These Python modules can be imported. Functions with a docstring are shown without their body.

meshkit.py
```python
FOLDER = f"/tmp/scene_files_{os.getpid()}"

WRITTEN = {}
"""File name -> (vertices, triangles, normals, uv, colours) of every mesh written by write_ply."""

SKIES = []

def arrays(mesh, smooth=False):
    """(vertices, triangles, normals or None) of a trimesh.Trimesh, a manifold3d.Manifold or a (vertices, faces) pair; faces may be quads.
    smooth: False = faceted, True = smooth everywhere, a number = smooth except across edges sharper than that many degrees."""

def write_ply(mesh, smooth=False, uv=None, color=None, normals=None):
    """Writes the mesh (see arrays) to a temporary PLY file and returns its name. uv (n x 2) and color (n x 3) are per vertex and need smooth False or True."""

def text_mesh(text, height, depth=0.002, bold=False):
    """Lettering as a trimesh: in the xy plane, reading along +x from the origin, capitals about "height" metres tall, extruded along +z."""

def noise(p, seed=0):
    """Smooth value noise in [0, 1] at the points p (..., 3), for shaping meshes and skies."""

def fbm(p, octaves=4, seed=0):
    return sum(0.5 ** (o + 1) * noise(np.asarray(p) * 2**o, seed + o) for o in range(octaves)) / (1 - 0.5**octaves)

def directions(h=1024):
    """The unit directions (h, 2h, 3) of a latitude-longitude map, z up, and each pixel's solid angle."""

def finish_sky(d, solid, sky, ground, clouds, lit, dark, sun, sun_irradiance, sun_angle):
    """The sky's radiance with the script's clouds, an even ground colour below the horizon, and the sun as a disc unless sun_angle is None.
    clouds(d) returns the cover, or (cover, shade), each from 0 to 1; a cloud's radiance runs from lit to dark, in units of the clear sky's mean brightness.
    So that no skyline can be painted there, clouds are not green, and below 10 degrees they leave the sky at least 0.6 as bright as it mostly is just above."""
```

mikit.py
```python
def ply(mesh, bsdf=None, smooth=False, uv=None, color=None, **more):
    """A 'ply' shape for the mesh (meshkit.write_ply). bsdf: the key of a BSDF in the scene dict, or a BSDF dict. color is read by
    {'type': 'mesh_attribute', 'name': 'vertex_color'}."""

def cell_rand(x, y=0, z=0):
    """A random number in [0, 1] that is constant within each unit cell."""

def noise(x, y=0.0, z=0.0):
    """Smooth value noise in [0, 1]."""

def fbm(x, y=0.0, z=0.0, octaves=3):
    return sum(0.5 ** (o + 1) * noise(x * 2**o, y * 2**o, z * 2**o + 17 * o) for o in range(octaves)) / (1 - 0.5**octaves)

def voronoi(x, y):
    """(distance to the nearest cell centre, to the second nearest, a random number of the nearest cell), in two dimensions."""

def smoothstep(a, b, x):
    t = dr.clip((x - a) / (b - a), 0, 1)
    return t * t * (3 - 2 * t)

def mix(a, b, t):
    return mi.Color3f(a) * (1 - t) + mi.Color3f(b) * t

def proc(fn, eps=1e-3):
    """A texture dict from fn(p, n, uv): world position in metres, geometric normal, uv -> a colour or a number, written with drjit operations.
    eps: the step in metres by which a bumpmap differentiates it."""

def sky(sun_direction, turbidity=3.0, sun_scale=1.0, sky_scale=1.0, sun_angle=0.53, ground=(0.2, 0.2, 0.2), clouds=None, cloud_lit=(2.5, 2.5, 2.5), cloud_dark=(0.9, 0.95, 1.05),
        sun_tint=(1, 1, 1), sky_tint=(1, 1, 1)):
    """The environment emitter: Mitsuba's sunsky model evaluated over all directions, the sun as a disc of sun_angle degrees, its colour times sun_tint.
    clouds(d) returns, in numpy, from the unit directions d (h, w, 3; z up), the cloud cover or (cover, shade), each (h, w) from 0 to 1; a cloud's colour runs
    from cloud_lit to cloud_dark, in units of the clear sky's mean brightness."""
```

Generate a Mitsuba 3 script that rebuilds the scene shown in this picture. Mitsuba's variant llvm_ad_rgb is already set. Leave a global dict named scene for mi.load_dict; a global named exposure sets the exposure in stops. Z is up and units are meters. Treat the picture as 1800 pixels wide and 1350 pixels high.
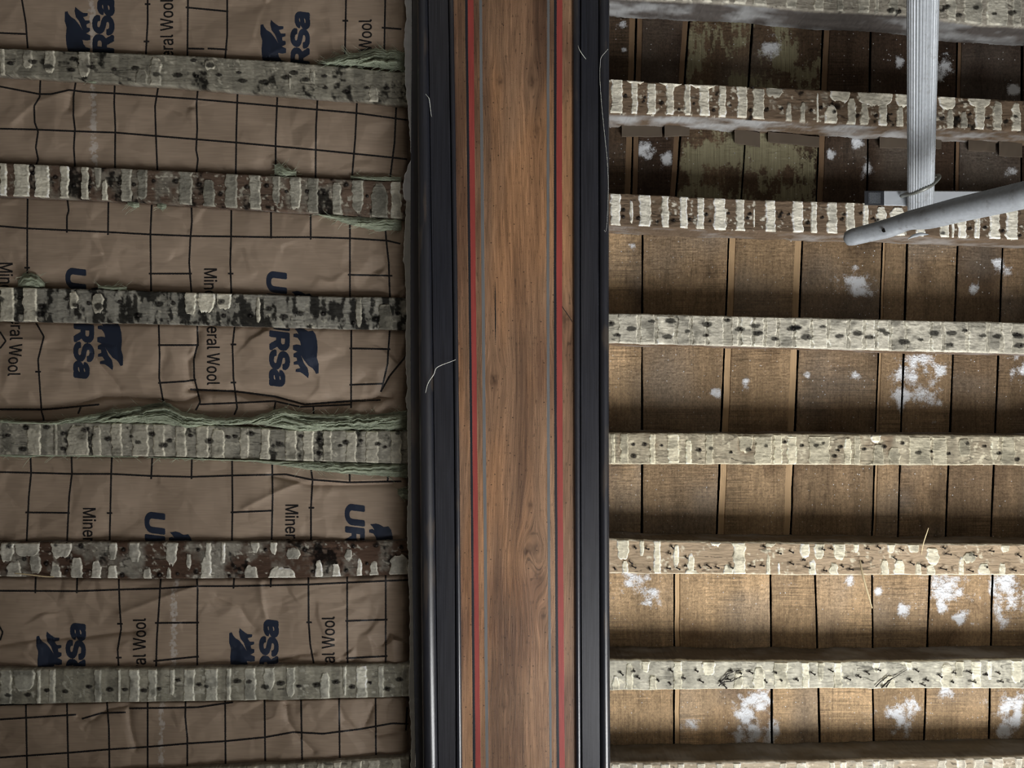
import math, random
import numpy as np, trimesh
import drjit as dr
import mitsuba as mi
import mikit, meshkit
from mikit import proc, noise, fbm, voronoi, cell_rand, smoothstep, mix
from scipy.interpolate import LinearNDInterpolator
from scipy.ndimage import map_coordinates, gaussian_filter
from shapely.geometry import Polygon
from shapely import union_all

T = mi.ScalarTransform4f
scene, labels = {}, {}
rng = np.random.default_rng(7)

# ------------------------------------------------------------------ camera, light, exposure
F = 1360.0                       # focal length in pixels of the 1800 x 1350 frame
CAM_Z = 1.45                     # the phone is held flat, looking straight up
scene['camera'] = {'type': 'perspective', 'fov_axis': 'x', 'fov': math.degrees(2 * math.atan(900 / F)), 'near_clip': 0.01, 'far_clip': 50.0,
                   'to_world': T().look_at(origin=[0, 0, CAM_Z], target=[0, 0, CAM_Z + 1], up=[0, -1, 0])}
WINDOW = dict(x0=0.55, x1=1.57, z0=0.80, z1=2.62, y=1.50)      # the window in the wall beyond the bottom of the picture
DAYLIGHT = [16.0, 16.0, 16.0]
exposure = 0.4

# ------------------------------------------------------------------ helpers
D_BOARD, D_JOIST, D_SLAB = 1.990, 1.890, 2.018


def P(px, py, d):
    """The point at distance d above the camera that stands at pixel (px, py)."""
    px, py, d = np.broadcast_arrays(np.asarray(px, float), np.asarray(py, float), np.asarray(d, float))
    return np.stack([(px - 900) / F * d, (py - 675) / F * d, CAM_Z + d], -1)


def lin(r, g, b):
    return tuple(((c / 255 + 0.055) / 1.055) ** 2.4 if c > 10 else c / 255 / 12.92 for c in (r, g, b))


counts = {}


def key_for(name, parent=None):
    full = name if parent is None else parent + '__' + name
    n = counts.get(full, -1) + 1
    counts[full] = n
    return full if n == 0 else f'{full}_{n:03d}'


def put(name, mesh, bsdf, parent=None, smooth=False, **kw):
    k = key_for(name, parent)
    scene[k] = mikit.ply(mesh, bsdf, smooth, **kw)
    return k


def tag(k, label=None, cat=None, group=None, kind=None):
    d = labels.setdefault(k, {})
    for n, v in (('label', label), ('category', cat), ('group', group), ('kind', kind)):
        if v:
            d[n] = v
    return k


def thing(name, label, cat, group=None):
    return tag(key_for(name), label, cat, group)


def grid_faces(n, m, close=False, off=0):
    i, j = np.meshgrid(np.arange(n - 1), np.arange(m if close else m - 1), indexing='ij')
    a, b = i * m + j, i * m + (j + 1) % m
    c, d = a + m, b + m
    return np.vstack([np.stack([a, c, d], -1).reshape(-1, 3), np.stack([a, d, b], -1).reshape(-1, 3)]) + off


def grid(pts):
    n, m = pts.shape[:2]
    return trimesh.Trimesh(pts.reshape(-1, 3), grid_faces(n, m), process=False)


def loft(rings, caps=True):
    """rings (n, m, 3): closed cross-sections one after another."""
    n, m = rings.shape[:2]
    v, f = rings.reshape(-1, 3), grid_faces(n, m, True)
    if caps:
        v = np.vstack([v, rings[0].mean(0), rings[-1].mean(0)])
        j = np.arange(m)
        f = np.vstack([f, np.stack([j, (j + 1) % m, j * 0 + n * m], -1), np.stack([(j + 1) % m + (n - 1) * m, j + (n - 1) * m, j * 0 + n * m + 1], -1)])
    return trimesh.Trimesh(v, f, process=False)


def tube(points, radius, sides=8, flat=None):
    p = np.asarray(points, float)
    r = np.broadcast_to(np.asarray(radius, float), (len(p),))
    t = np.gradient(p, axis=0)
    t /= np.linalg.norm(t, axis=1, keepdims=True) + 1e-12
    ref = np.array([0, 0, 1.0]) if abs(t[0][2]) < 0.8 else np.array([1.0, 0, 0])
    a = np.cross(t, ref)
    a /= np.linalg.norm(a, axis=1, keepdims=True) + 1e-12
    b = np.cross(a, t)
    ang = np.arange(sides) / sides * 2 * np.pi
    rb = r if flat is None else np.broadcast_to(np.asarray(flat, float), (len(p),))
    rings = p[:, None] + a[:, None] * (np.cos(ang)[None, :, None] * r[:, None, None]) + b[:, None] * (np.sin(ang)[None, :, None] * rb[:, None, None])
    return loft(rings)


def box(x0, x1, y0, y1, z0, z1, bevel=0.0):
    m = trimesh.creation.box((x1 - x0, y1 - y0, z1 - z0))
    m.apply_translation(((x0 + x1) / 2, (y0 + y1) / 2, (z0 + z1) / 2))
    return m


def resample(pts, step):
    p = np.asarray(pts, float)
    s = np.r_[0, np.cumsum(np.hypot(*np.diff(p[:, :2], axis=0).T))]
    n = max(2, int(s[-1] / step) + 1)
    q = np.linspace(0, s[-1], n)
    return np.stack([np.interp(q, s, p[:, k]) for k in range(p.shape[1])], -1)


def poly(pts):
    p = np.asarray(pts, float)
    return lambda x: np.interp(x, p[:, 0], p[:, 1])


def nz(x, y=0.0, s=0, o=3):
    x, y = np.broadcast_arrays(np.asarray(x, float), np.asarray(y, float))
    return meshkit.fbm(np.stack([x, y, np.full(x.shape, 0.37)], -1), o, s)


# zoomed views the outlines were measured in: (x0, y0, scale)
ZL = {1: (0, 0, 2.466), 2: (0, 340, 2.466), 3: (0, 690, 2.466), 4: (0, 1000, 2.466)}
ZR = {1: (1060, 0, 2.432), 2: (1060, 340, 2.432), 3: (1060, 680, 2.432), 4: (1060, 1000, 2.432)}


def un(view, pts):
    x0, y0, s = view
    p = np.array(pts, float)
    p[:, 0], p[:, 1] = x0 + p[:, 0] / s, y0 + p[:, 1] / s
    return p


# ------------------------------------------------------------------ materials
def principled(color, rough, spec=0.3, **kw):
    c = color if isinstance(color, dict) else {'type': 'rgb', 'value': list(color)}
    r = rough if isinstance(rough, dict) else float(rough)
    return {'type': 'twosided', 'bsdf': {'type': 'principled', 'base_color': c, 'roughness': r, 'specular': spec, **kw}}


def bumped(inner, fn, scale=1.0, eps=1e-3):
    return {'type': 'twosided', 'bsdf': {'type': 'bumpmap', 'arbitrary': proc(fn, eps), 'scale': scale, 'bsdf': inner['bsdf']}}


scene['m_vertex'] = principled({'type': 'mesh_attribute', 'name': 'vertex_color'}, 0.9, 0.15)
scene['m_wool'] = principled({'type': 'mesh_attribute', 'name': 'vertex_color'}, 1.0, 0.0, sheen=0.3)

DUST = [(1505, 498, 26), (1620, 628, 16), (1600, 655, 24), (1625, 692, 30), (1588, 700, 18), (1655, 650, 14), (1115, 1018, 22), (1145, 1048, 18), (1495, 1020, 10), (1590, 1072, 13),
        (1665, 1033, 30), (1655, 1064, 13), (1765, 1030, 30), (1772, 1060, 20), (1312, 1258, 24), (1330, 1230, 26), (1588, 1262, 30), (1600, 1248, 20), (1660, 1218, 14), (1770, 1240, 26),
        (1792, 1235, 18), (1318, 1290, 30), (1215, 1272, 16), (1350, 1290, 22), (1662, 110, 18), (1650, 128, 18), (1128, 265, 24), (1172, 278, 14), (1462, 273, 10), (1522, 296, 15),
        (1778, 302, 12), (1352, 88, 20), (1580, 108, 13), (1095, 44, 9), (1097, 88, 8), (1782, 158, 14), (1505, 245, 15), (1755, 464, 11), (1770, 478, 9), (1710, 512, 9), (1805, 652, 22),
        (1505, 660, 8), (1418, 660, 7), (1310, 672, 9), (1258, 690, 9), (1690, 1085, 14), (1760, 1090, 14), (1765, 1285, 14), (1785, 1260, 18), (1100, 395, 10), (1112, 432, 8), (1545, 1040, 7)]


def dust_amount(p):
    s = mi.Float(0)
    for x, y, r in DUST:
        q = P(x, y, D_BOARD).tolist()
        w = r * (1.25 if y > 360 else 1.05) / F * D_BOARD
        s = dr.maximum(s, dr.exp(-(dr.square(p.x - q[0]) + dr.square(p.y - q[1])) / (w * w)))
    n = fbm(p.x * 60, p.y * 60, 3.1, 3)
    n2 = noise(p.x * 420, p.y * 420, 1.7)
    return dr.clip(smoothstep(0.38, 0.95, s * 0.85 + (n - 0.5) * 1.15 + (n2 - 0.5) * 0.40), 0, 1)


def grain(p, i):
    w = 0.07 * noise(p.x * 4 + i * 3.1, p.y * 2.6, i * 7.7) + 0.018 * noise(p.x * 14, p.y * 9, i * 1.7)
    x = p.x + w
    ring = 0.5 + 0.5 * dr.sin(x * 420 + 5 * noise(x * 30, p.y * 1.2, i))
    fine = noise(p.x * 900, p.y * 22, i)
    broad = fbm(x * 26, p.y * 2.0, i * 2.3, 3)
    return ring, fine, broad


def board_color(p, n, uv):
    i, code = uv.x, uv.y
    lime = dr.select(code > 1.5, 1.0, 0.0)
    t = code - 2 * lime
    ring, fine, broad = grain(p, i)
    saw = noise(p.x * 14, p.y * 520, i + 5)
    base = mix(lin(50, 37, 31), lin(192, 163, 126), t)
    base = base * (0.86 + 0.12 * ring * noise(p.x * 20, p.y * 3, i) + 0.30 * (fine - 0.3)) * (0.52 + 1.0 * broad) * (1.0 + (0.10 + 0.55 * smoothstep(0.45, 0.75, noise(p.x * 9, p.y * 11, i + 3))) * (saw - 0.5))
    blot = fbm(p.x * 9, p.y * 7, i * 1.3 + 2, 4)
    base = mix(base, base * mi.Color3f(0.50, 0.47, 0.46), smoothstep(0.52, 0.78, blot))
    grey = fbm(p.x * 5 + 4, p.y * 5, i * 0.9 + 9, 3)
    base = mix(base, mix(base, mi.Color3f(*lin(130, 122, 112)), 0.4), smoothstep(0.5, 0.75, grey))
    crack = smoothstep(0.975, 0.998, 1 - dr.abs(noise(p.x * 26 + 0.5 * noise(p.x * 3, p.y * 6, i), p.y * 2.4, i * 4) * 2 - 1)) * smoothstep(0.5, 0.7, noise(p.x * 6, p.y * 3, i * 3 + 1))
    base = base * (1 - 0.22 * crack)
    grit = noise(p.x * 620, p.y * 480, i) + noise(p.x * 260, p.y * 210, i + 2)
    base = base * (0.62 + 0.38 * grit)
    gouge = smoothstep(0.70, 0.86, noise(p.x * 150, p.y * 38, i + 8)) * smoothstep(0.45, 0.7, noise(p.x * 8, p.y * 8, i + 6))
    base = base * (1 - 0.22 * gouge)
    coat = fbm(p.x * 17, p.y * 17, 6.0, 4) + 0.25 * (noise(p.x * 150, p.y * 40, 2) - 0.5) + 0.15 * (noise(p.x * 300, p.y * 300, 2) - 0.5)
    base = mix(base, mix(lin(118, 112, 88), lin(150, 145, 118), fine), lime * smoothstep(0.40, 0.56, coat) * 0.95)
    d1, d2, r = voronoi(p.x * 75, p.y * 75)
    speck = smoothstep(0.14, 0.04, d1) * dr.select(r > 0.88, 1.0, 0.0) * noise(p.x * 30, p.y * 30, 4)
    base = mix(base, mi.Color3f(*lin(232, 236, 240)), dr.clip(speck * 0.9 + dust_amount(p) * 0.92, 0, 1))
    return base


def board_bump(p, n, uv):
    ring, fine, broad = grain(p, uv.x)
    return 0.0003 * ring + 0.0006 * fine + 0.0012 * noise(p.x * 70, p.y * 260, uv.x) + 0.0008 * noise(p.x * 400, p.y * 300, uv.x) + 0.002 * dust_amount(p) * noise(p.x * 300, p.y * 300)


scene['m_board'] = bumped(principled(proc(board_color), 0.85, 0.2), board_bump)


def edge_color(p, n, uv):
    f = noise(p.x * 700, p.y * 18, uv.x)
    b = fbm(p.x * 40, p.y * 12, uv.x, 3)
    return mix(lin(112, 90, 70), lin(204, 174, 134), uv.y) * (0.6 + 0.3 * f + 0.5 * b)


scene['m_board_edge'] = principled(proc(edge_color), 0.85, 0.2)

KNOTS = [(935, 143, 7), (878, 143, 6), (945, 228, 6), (868, 667, 9), (946, 1012, 11), (942, 965, 9), (926, 970, 9), (886, 1240, 6), (932, 888, 5), (994, 560, 11), (955, 1082, 6)]


def panel_color(p, n, uv):
    x = p.x
    for kx, ky, kr in KNOTS:                                  # the grain flows round each knot
        q = P(kx, ky, 1.795).tolist()
        w = kr * 2.6 / F * 1.795
        dx, dy = p.x - q[0], (p.y - q[1]) * 0.45
        x = x - dx * 0.75 * dr.exp(-(dx * dx + dy * dy) / (w * w))
    sway = 0.030 * noise(p.x * 3.0, p.y * 1.6, 2.0) + 0.010 * noise(p.x * 11, p.y * 4.0, 5.0)
    xs = x + sway
    ring = 0.5 + 0.5 * dr.sin(xs * 360 + 9 * noise(xs * 14, p.y * 0.9, 3.0))
    broad = fbm(xs * 19, p.y * 1.1, 8.0, 4)
    fine = noise(xs * 1100, p.y * 30, 3)
    pore = smoothstep(0.80, 0.96, noise(xs * 800, p.y * 75, 9.0))
    figure = fbm(xs * 45, p.y * 5.0, 11.0, 3)
    c = mix(lin(68, 48, 38), lin(164, 129, 100), dr.clip(broad * 0.95 + 0.12 * ring + 0.0 + 0.35 * (figure - 0.5), 0, 1)) * (0.66 + 0.50 * fine) * (0.80 + 0.40 * noise(xs * 420, p.y * 14, 21.0))
    c = c * (1 - 0.45 * pore)
    blot = fbm(p.x * 7 + 3, p.y * 4.0, 4.0, 4)
    c = mix(c, c * mi.Color3f(0.62, 0.54, 0.53), smoothstep(0.5, 0.72, blot) * 0.75)
    pale = fbm(p.x * 12 + 1, p.y * 2.2 + 7, 14.0, 3)
    c = mix(c, c * mi.Color3f(1.30, 1.18, 1.02), smoothstep(0.52, 0.75, pale))
    for kx, ky, kr in KNOTS:
        q = P(kx, ky, 1.795).tolist()
        w = kr / F * 1.795
        r2 = (dr.square(p.x - q[0]) + dr.square((p.y - q[1]) * 0.7)) / (w * w)
        c = mix(c, mi.Color3f(*lin(52, 34, 24)), 0.62 * dr.exp(-r2 * 1.1) * (0.45 + 0.9 * noise(p.x * 260, p.y * 160, 2)))
    d1, d2, r = voronoi(p.x * 45, p.y * 45)
    c = mix(c, mi.Color3f(*lin(40, 26, 18)), smoothstep(0.10, 0.04, d1) * dr.select(r > 0.84, 0.75, 0.0))
    return c


def panel_bump(p, n, uv):
    return 0.00022 * noise(p.x * 800, p.y * 30, 3) + 0.0006 * noise(p.x * 30, p.y * 3)


scene['m_panel'] = bumped(principled(proc(panel_color), 0.46, 0.35), panel_bump)


def black_color(p, n, uv):
    s = noise(p.x * 700, p.y * 16, 1.0)
    b = fbm(p.x * 25, p.y * 5, 2.0, 3)
    rub = smoothstep(0.64, 0.84, fbm(p.x * 60, p.y * 9, 6.0, 3))
    c = mi.Color3f(0.011, 0.012, 0.017) * (0.6 + 0.5 * s + 0.5 * b)
    return mix(c, mi.Color3f(0.055, 0.042, 0.032), rub * 0.6)


scene['m_black'] = principled(proc(black_color), 0.30, 0.5, clearcoat=1.0, clearcoat_gloss=0.75)


def flat_color(p, n, uv):
    s = noise(p.x * 900, p.y * 14, 4.0)
    b = fbm(p.x * 12, p.y * 2.2, 7.0, 3)
    c = mix((0.010, 0.012, 0.019), (0.032, 0.031, 0.034), b) * (0.65 + 0.7 * s)
    return c


scene['m_fascia'] = principled(proc(flat_color), 0.40, 0.42)


def paint(name, rgb, rough=0.45):
    def fn(p, n, uv):
        return mi.Color3f(*rgb) * (0.78 + 0.25 * noise(p.x * 900, p.y * 25, 1) + 0.25 * fbm(p.x * 40, p.y * 7, 5, 3))
    scene[name] = principled(proc(fn), rough, 0.4)


paint('m_red', lin(142, 62, 57))
paint('m_ink', lin(30, 32, 38))
paint('m_grey', lin(104, 104, 104))


def kraft(p, n, uv):
    f = noise(p.x * 30, p.y * 420, 2)
    b = fbm(p.x * 7, p.y * 7, 3, 4)
    c = mix(lin(138, 121, 104), lin(162, 144, 126), b) * (0.90 + 0.16 * f)
    dust = mi.Float(0)
    for x0, y0, x1, y1, w in ((166, -40, 168, 306, 9), (312, 1018, 306, 1176, 9), (287, 1232, 284, 1400, 8)):
        a, e = P(x0, y0, 1.915).tolist(), P(x1, y1, 1.915).tolist()
        t = dr.clip((p.y - a[1]) / (e[1] - a[1]), 0, 1)
        on = dr.select((p.y > a[1]) & (p.y < e[1]), 1.0, 0.0)
        ww = w / F * 1.915
        dust = dr.maximum(dust, on * dr.exp(-dr.square((p.x - (a[0] + (e[0] - a[0]) * t)) / ww)))
    k = smoothstep(0.45, 0.85, dust * 0.75 + (fbm(p.x * 160, p.y * 160, 2, 3) - 0.5) * 1.0)
    return mix(c, mi.Color3f(*lin(200, 196, 190)), k * 0.55)


scene['m_kraft'] = principled(proc(kraft), 0.62, 0.35)
scene['m_print_black'] = principled(lin(26, 24, 24), 0.55, 0.3)
scene['m_print_blue'] = principled(lin(32, 40, 56), 0.55, 0.3)
scene['m_nail'] = principled((0.018, 0.014, 0.012), 0.7, 0.3)
scene['m_dark'] = principled((0.006, 0.005, 0.004), 0.95, 0.05)
scene['m_straw'] = principled(lin(205, 188, 150), 0.7, 0.3)
scene['m_thread'] = principled(lin(215, 215, 205), 0.8, 0.2)


def metal_color(p, n, uv):
    b = fbm(p.x * 30, p.y * 30, p.z * 30, 4)
    f = fbm(p.x * 220, p.y * 220, p.z * 220, 2)
    c = mix(lin(132, 136, 139), lin(162, 167, 172), b * 0.5 + f * 0.5)
    return mix(c, mi.Color3f(*lin(104, 102, 98)), smoothstep(0.60, 0.80, fbm(p.x * 110 + 3, p.y * 110, p.z * 110, 3)) * 0.35)


scene['m_metal'] = principled(proc(metal_color), 0.55, 0.5, metallic=0.3)
scene['m_bar'] = principled(lin(196, 202, 208), 0.4, 0.5, metallic=0.4)
scene['m_rubber'] = principled(lin(34, 36, 40), 0.6, 0.4)
scene['m_rubber_grey'] = principled(lin(92, 96, 100), 0.6, 0.4)
scene['m_wire'] = principled(lin(128, 130, 124), 0.45, 0.5, metallic=0.5)
scene['m_white_frame'] = principled((0.75, 0.75, 0.73), 0.5, 0.4)


def wall_color(p, n, uv):
    return mix((0.20, 0.19, 0.175), (0.27, 0.26, 0.24), fbm(p.x * 2.5 + p.z, p.y * 2.5, p.z * 2.5, 4))


def floor_color(p, n, uv):
    g = fbm(p.x * 3, p.y * 30, 1, 3)
    return mix((0.10, 0.08, 0.065), (0.19, 0.155, 0.125), g) * (0.85 + 0.3 * fbm(p.x * 2, p.y * 2, 2, 3))


scene['m_wall'] = principled(proc(wall_color), 0.9, 0.2)
scene['m_floor'] = principled(proc(floor_color), 0.8, 0.3)

# ------------------------------------------------------------------ the room
X0, X1, Y0, Y1, H = -1.62, 1.62, -1.90, 1.50, CAM_Z + D_SLAB
tag(put('floor', box(X0 - .2, X1 + .2, Y0 - .2, Y1 + .2, -0.12, 0), 'm_floor'), 'brown boarded floor of the room under the old ceiling', kind='structure')
tag(put('wall_left', box(X0 - .2, X0, Y0, Y1, 0, H + .06), 'm_wall'), 'bare plastered side wall beyond the insulation', kind='structure')
tag(put('wall_right', box(X1, X1 + .2, Y0, Y1, 0, H + .06), 'm_wall'), 'bare plastered side wall beyond the boarded bays', kind='structure')
tag(put('wall_back', box(X0 - .2, X1 + .2, Y0 - .2, Y0, 0, H + .06), 'm_wall'), 'bare plastered rear wall', kind='structure')
from shapely.geometry import box as rect
opening = rect(X0 - .2, 0, X1 + .2, H + .06)
for w_ in (WINDOW,):
    opening = opening.difference(rect(w_['x0'], w_['z0'], w_['x1'], w_['z1']))
wm = trimesh.creation.extrude_polygon(opening, 0.2, engine='earcut')
wm.apply_transform(np.array([[1, 0, 0, 0], [0, 0, -1, Y1 + .2], [0, 1, 0, 0], [0, 0, 0, 1.0]]))
tag(put('wall_front', wm, 'm_wall'), 'bare plastered wall with a tall window', kind='structure')
for n_, (w_, glow) in enumerate(((WINDOW, DAYLIGHT),), 1):
    name = f'window_{n_}'
    tag(name, 'casement window of obscured glass full of daylight', kind='structure')
    x0, x1, z0, z1, yw = w_['x0'], w_['x1'], w_['z0'], w_['z1'], w_['y'] + 0.06
    bars = [box(x0, x0 + .05, yw, yw + .05, z0, z1), box(x1 - .05, x1, yw, yw + .05, z0, z1), box(x0 + .05, x1 - .05, yw, yw + .05, z0, z0 + .05), box(x0 + .05, x1 - .05, yw, yw + .05, z1 - .05, z1),
            box((x0 + x1) / 2 - .025, (x0 + x1) / 2 + .025, yw, yw + .05, z0 + .05, z1 - .05)]
    put('frame', trimesh.util.concatenate(bars), 'm_white_frame', name)
    for a, b in ((x0 + .05, (x0 + x1) / 2 - .025), ((x0 + x1) / 2 + .025, x1 - .05)):
        v = np.array([[a, yw + .03, z0 + .05], [b, yw + .03, z0 + .05], [b, yw + .03, z1 - .05], [a, yw + .03, z1 - .05]])
        k = put('pane', trimesh.Trimesh(v, [[0, 1, 2], [0, 2, 3]], process=False), 'm_white_frame', name)
        scene[k]['emitter'] = {'type': 'area', 'radiance': {'type': 'rgb', 'value': list(glow)}}
tag('ceiling', 'old boarded ceiling seen from below between the joists', kind='structure')
put('dark_backing', box(X0 - .2, X1 + .2, Y0 - .2, Y1 + .2, CAM_Z + D_SLAB + 0.03, CAM_Z + D_SLAB + 0.09), 'm_dark', 'ceiling')  # added near-black backing, its colour stands in for shade in the board gaps

# ------------------------------------------------------------------ floorboards above the right-hand joists
# each board: its left and right joint as (x at y_a, x at y_b), running from y_a to y_b; tone 0 dark .. 1 tan, +2 = limewashed
boards = []


def board_set(ya, yb, joints_a, joints_b, tones):
    for k in range(len(joints_a) - 1):
        boards.append((ya, yb, joints_a[k], joints_a[k + 1], joints_b[k], joints_b[k + 1], tones[k]))


# y -60..372
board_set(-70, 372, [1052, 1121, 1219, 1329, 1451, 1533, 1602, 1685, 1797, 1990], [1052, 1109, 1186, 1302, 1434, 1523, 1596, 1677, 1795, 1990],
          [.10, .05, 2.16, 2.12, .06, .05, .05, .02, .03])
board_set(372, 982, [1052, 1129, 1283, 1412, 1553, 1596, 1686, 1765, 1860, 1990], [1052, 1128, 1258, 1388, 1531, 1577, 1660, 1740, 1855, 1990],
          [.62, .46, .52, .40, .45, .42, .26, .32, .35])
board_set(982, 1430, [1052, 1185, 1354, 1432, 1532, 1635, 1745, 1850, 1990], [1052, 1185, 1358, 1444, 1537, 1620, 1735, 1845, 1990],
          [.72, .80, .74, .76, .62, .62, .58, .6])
# the light bare edge strips: (board index, side, width px)
strips = {1: ('both', 9), 0: ('right', 10), 3: None, 4: ('left', 10), 7: ('left', 6), 11: ('both', 11), 13: ('left', 4), 19: ('left', 8)}
for b, (ya, yb, la, ra, lb, rb, tone) in enumerate(boards):
    gap = 1.6
    jog = (rng.random(3) - .5) * np.array([1.0, 1.0, 0.006])
    la2, lb2, ra2, rb2 = la + gap, lb + gap, ra - gap, rb - gap
    st = strips.get(b)
    sl = st[1] if st and st[0] in ('left', 'both') else 0
    sr = st[1] if st and st[0] in ('right', 'both') else 0
    n = 26
    ys = np.linspace(ya + 1.2, yb - 1.2, n)
    t = (ys - ya) / (yb - ya)
    wl = (nz(ys * 0.02, b, 3) - .5) * 3.2
    wr = (nz(ys * 0.02, b + 50.5, 4) - .5) * 3.2
    l, r = la2 + (lb2 - la2) * t + wl + sl, ra2 + (rb2 - ra2) * t + wr - sr
    d0 = D_BOARD + jog[2]
    c = 1.2
    sec = lambda dd: [P(l, ys, d0 + 0.02), P(l, ys, d0 + 0.0015), P(l + c, ys, d0), P((l + r) / 2, ys, d0 + dd), P(r - c, ys, d0), P(r, ys, d0 + 0.0015), P(r, ys, d0 + 0.02)]
    rings = np.stack(sec(0.0008), 1)
    m = loft(rings)
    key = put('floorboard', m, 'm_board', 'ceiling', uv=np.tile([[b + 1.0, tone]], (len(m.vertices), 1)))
    for side, w in (('l', sl), ('r', sr)):
        if w:
            e0, e1 = (l - w, l) if side == 'l' else (r, r + w)
            rings = np.stack([P(e0, ys, d0 + .02), P(e0, ys, d0 + .004), P(e1, ys, d0 + .003), P(e1, ys, d0 + .02)], 1)
            m = loft(rings)
            k = put('bare_edge', m, 'm_board_edge', key, uv=np.tile([[b + .5, min(1, (tone % 2) * 1.2)]], (len(m.vertices), 1)))
            tag(k, 'paler bare strip along the edge of the board')

# ------------------------------------------------------------------ joists
WOOD, FILM, PALE = (.20, .130, .080), (.33, .315, .265), (.60, .565, .455)
DARKW = (.075, .046, .032)


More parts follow.
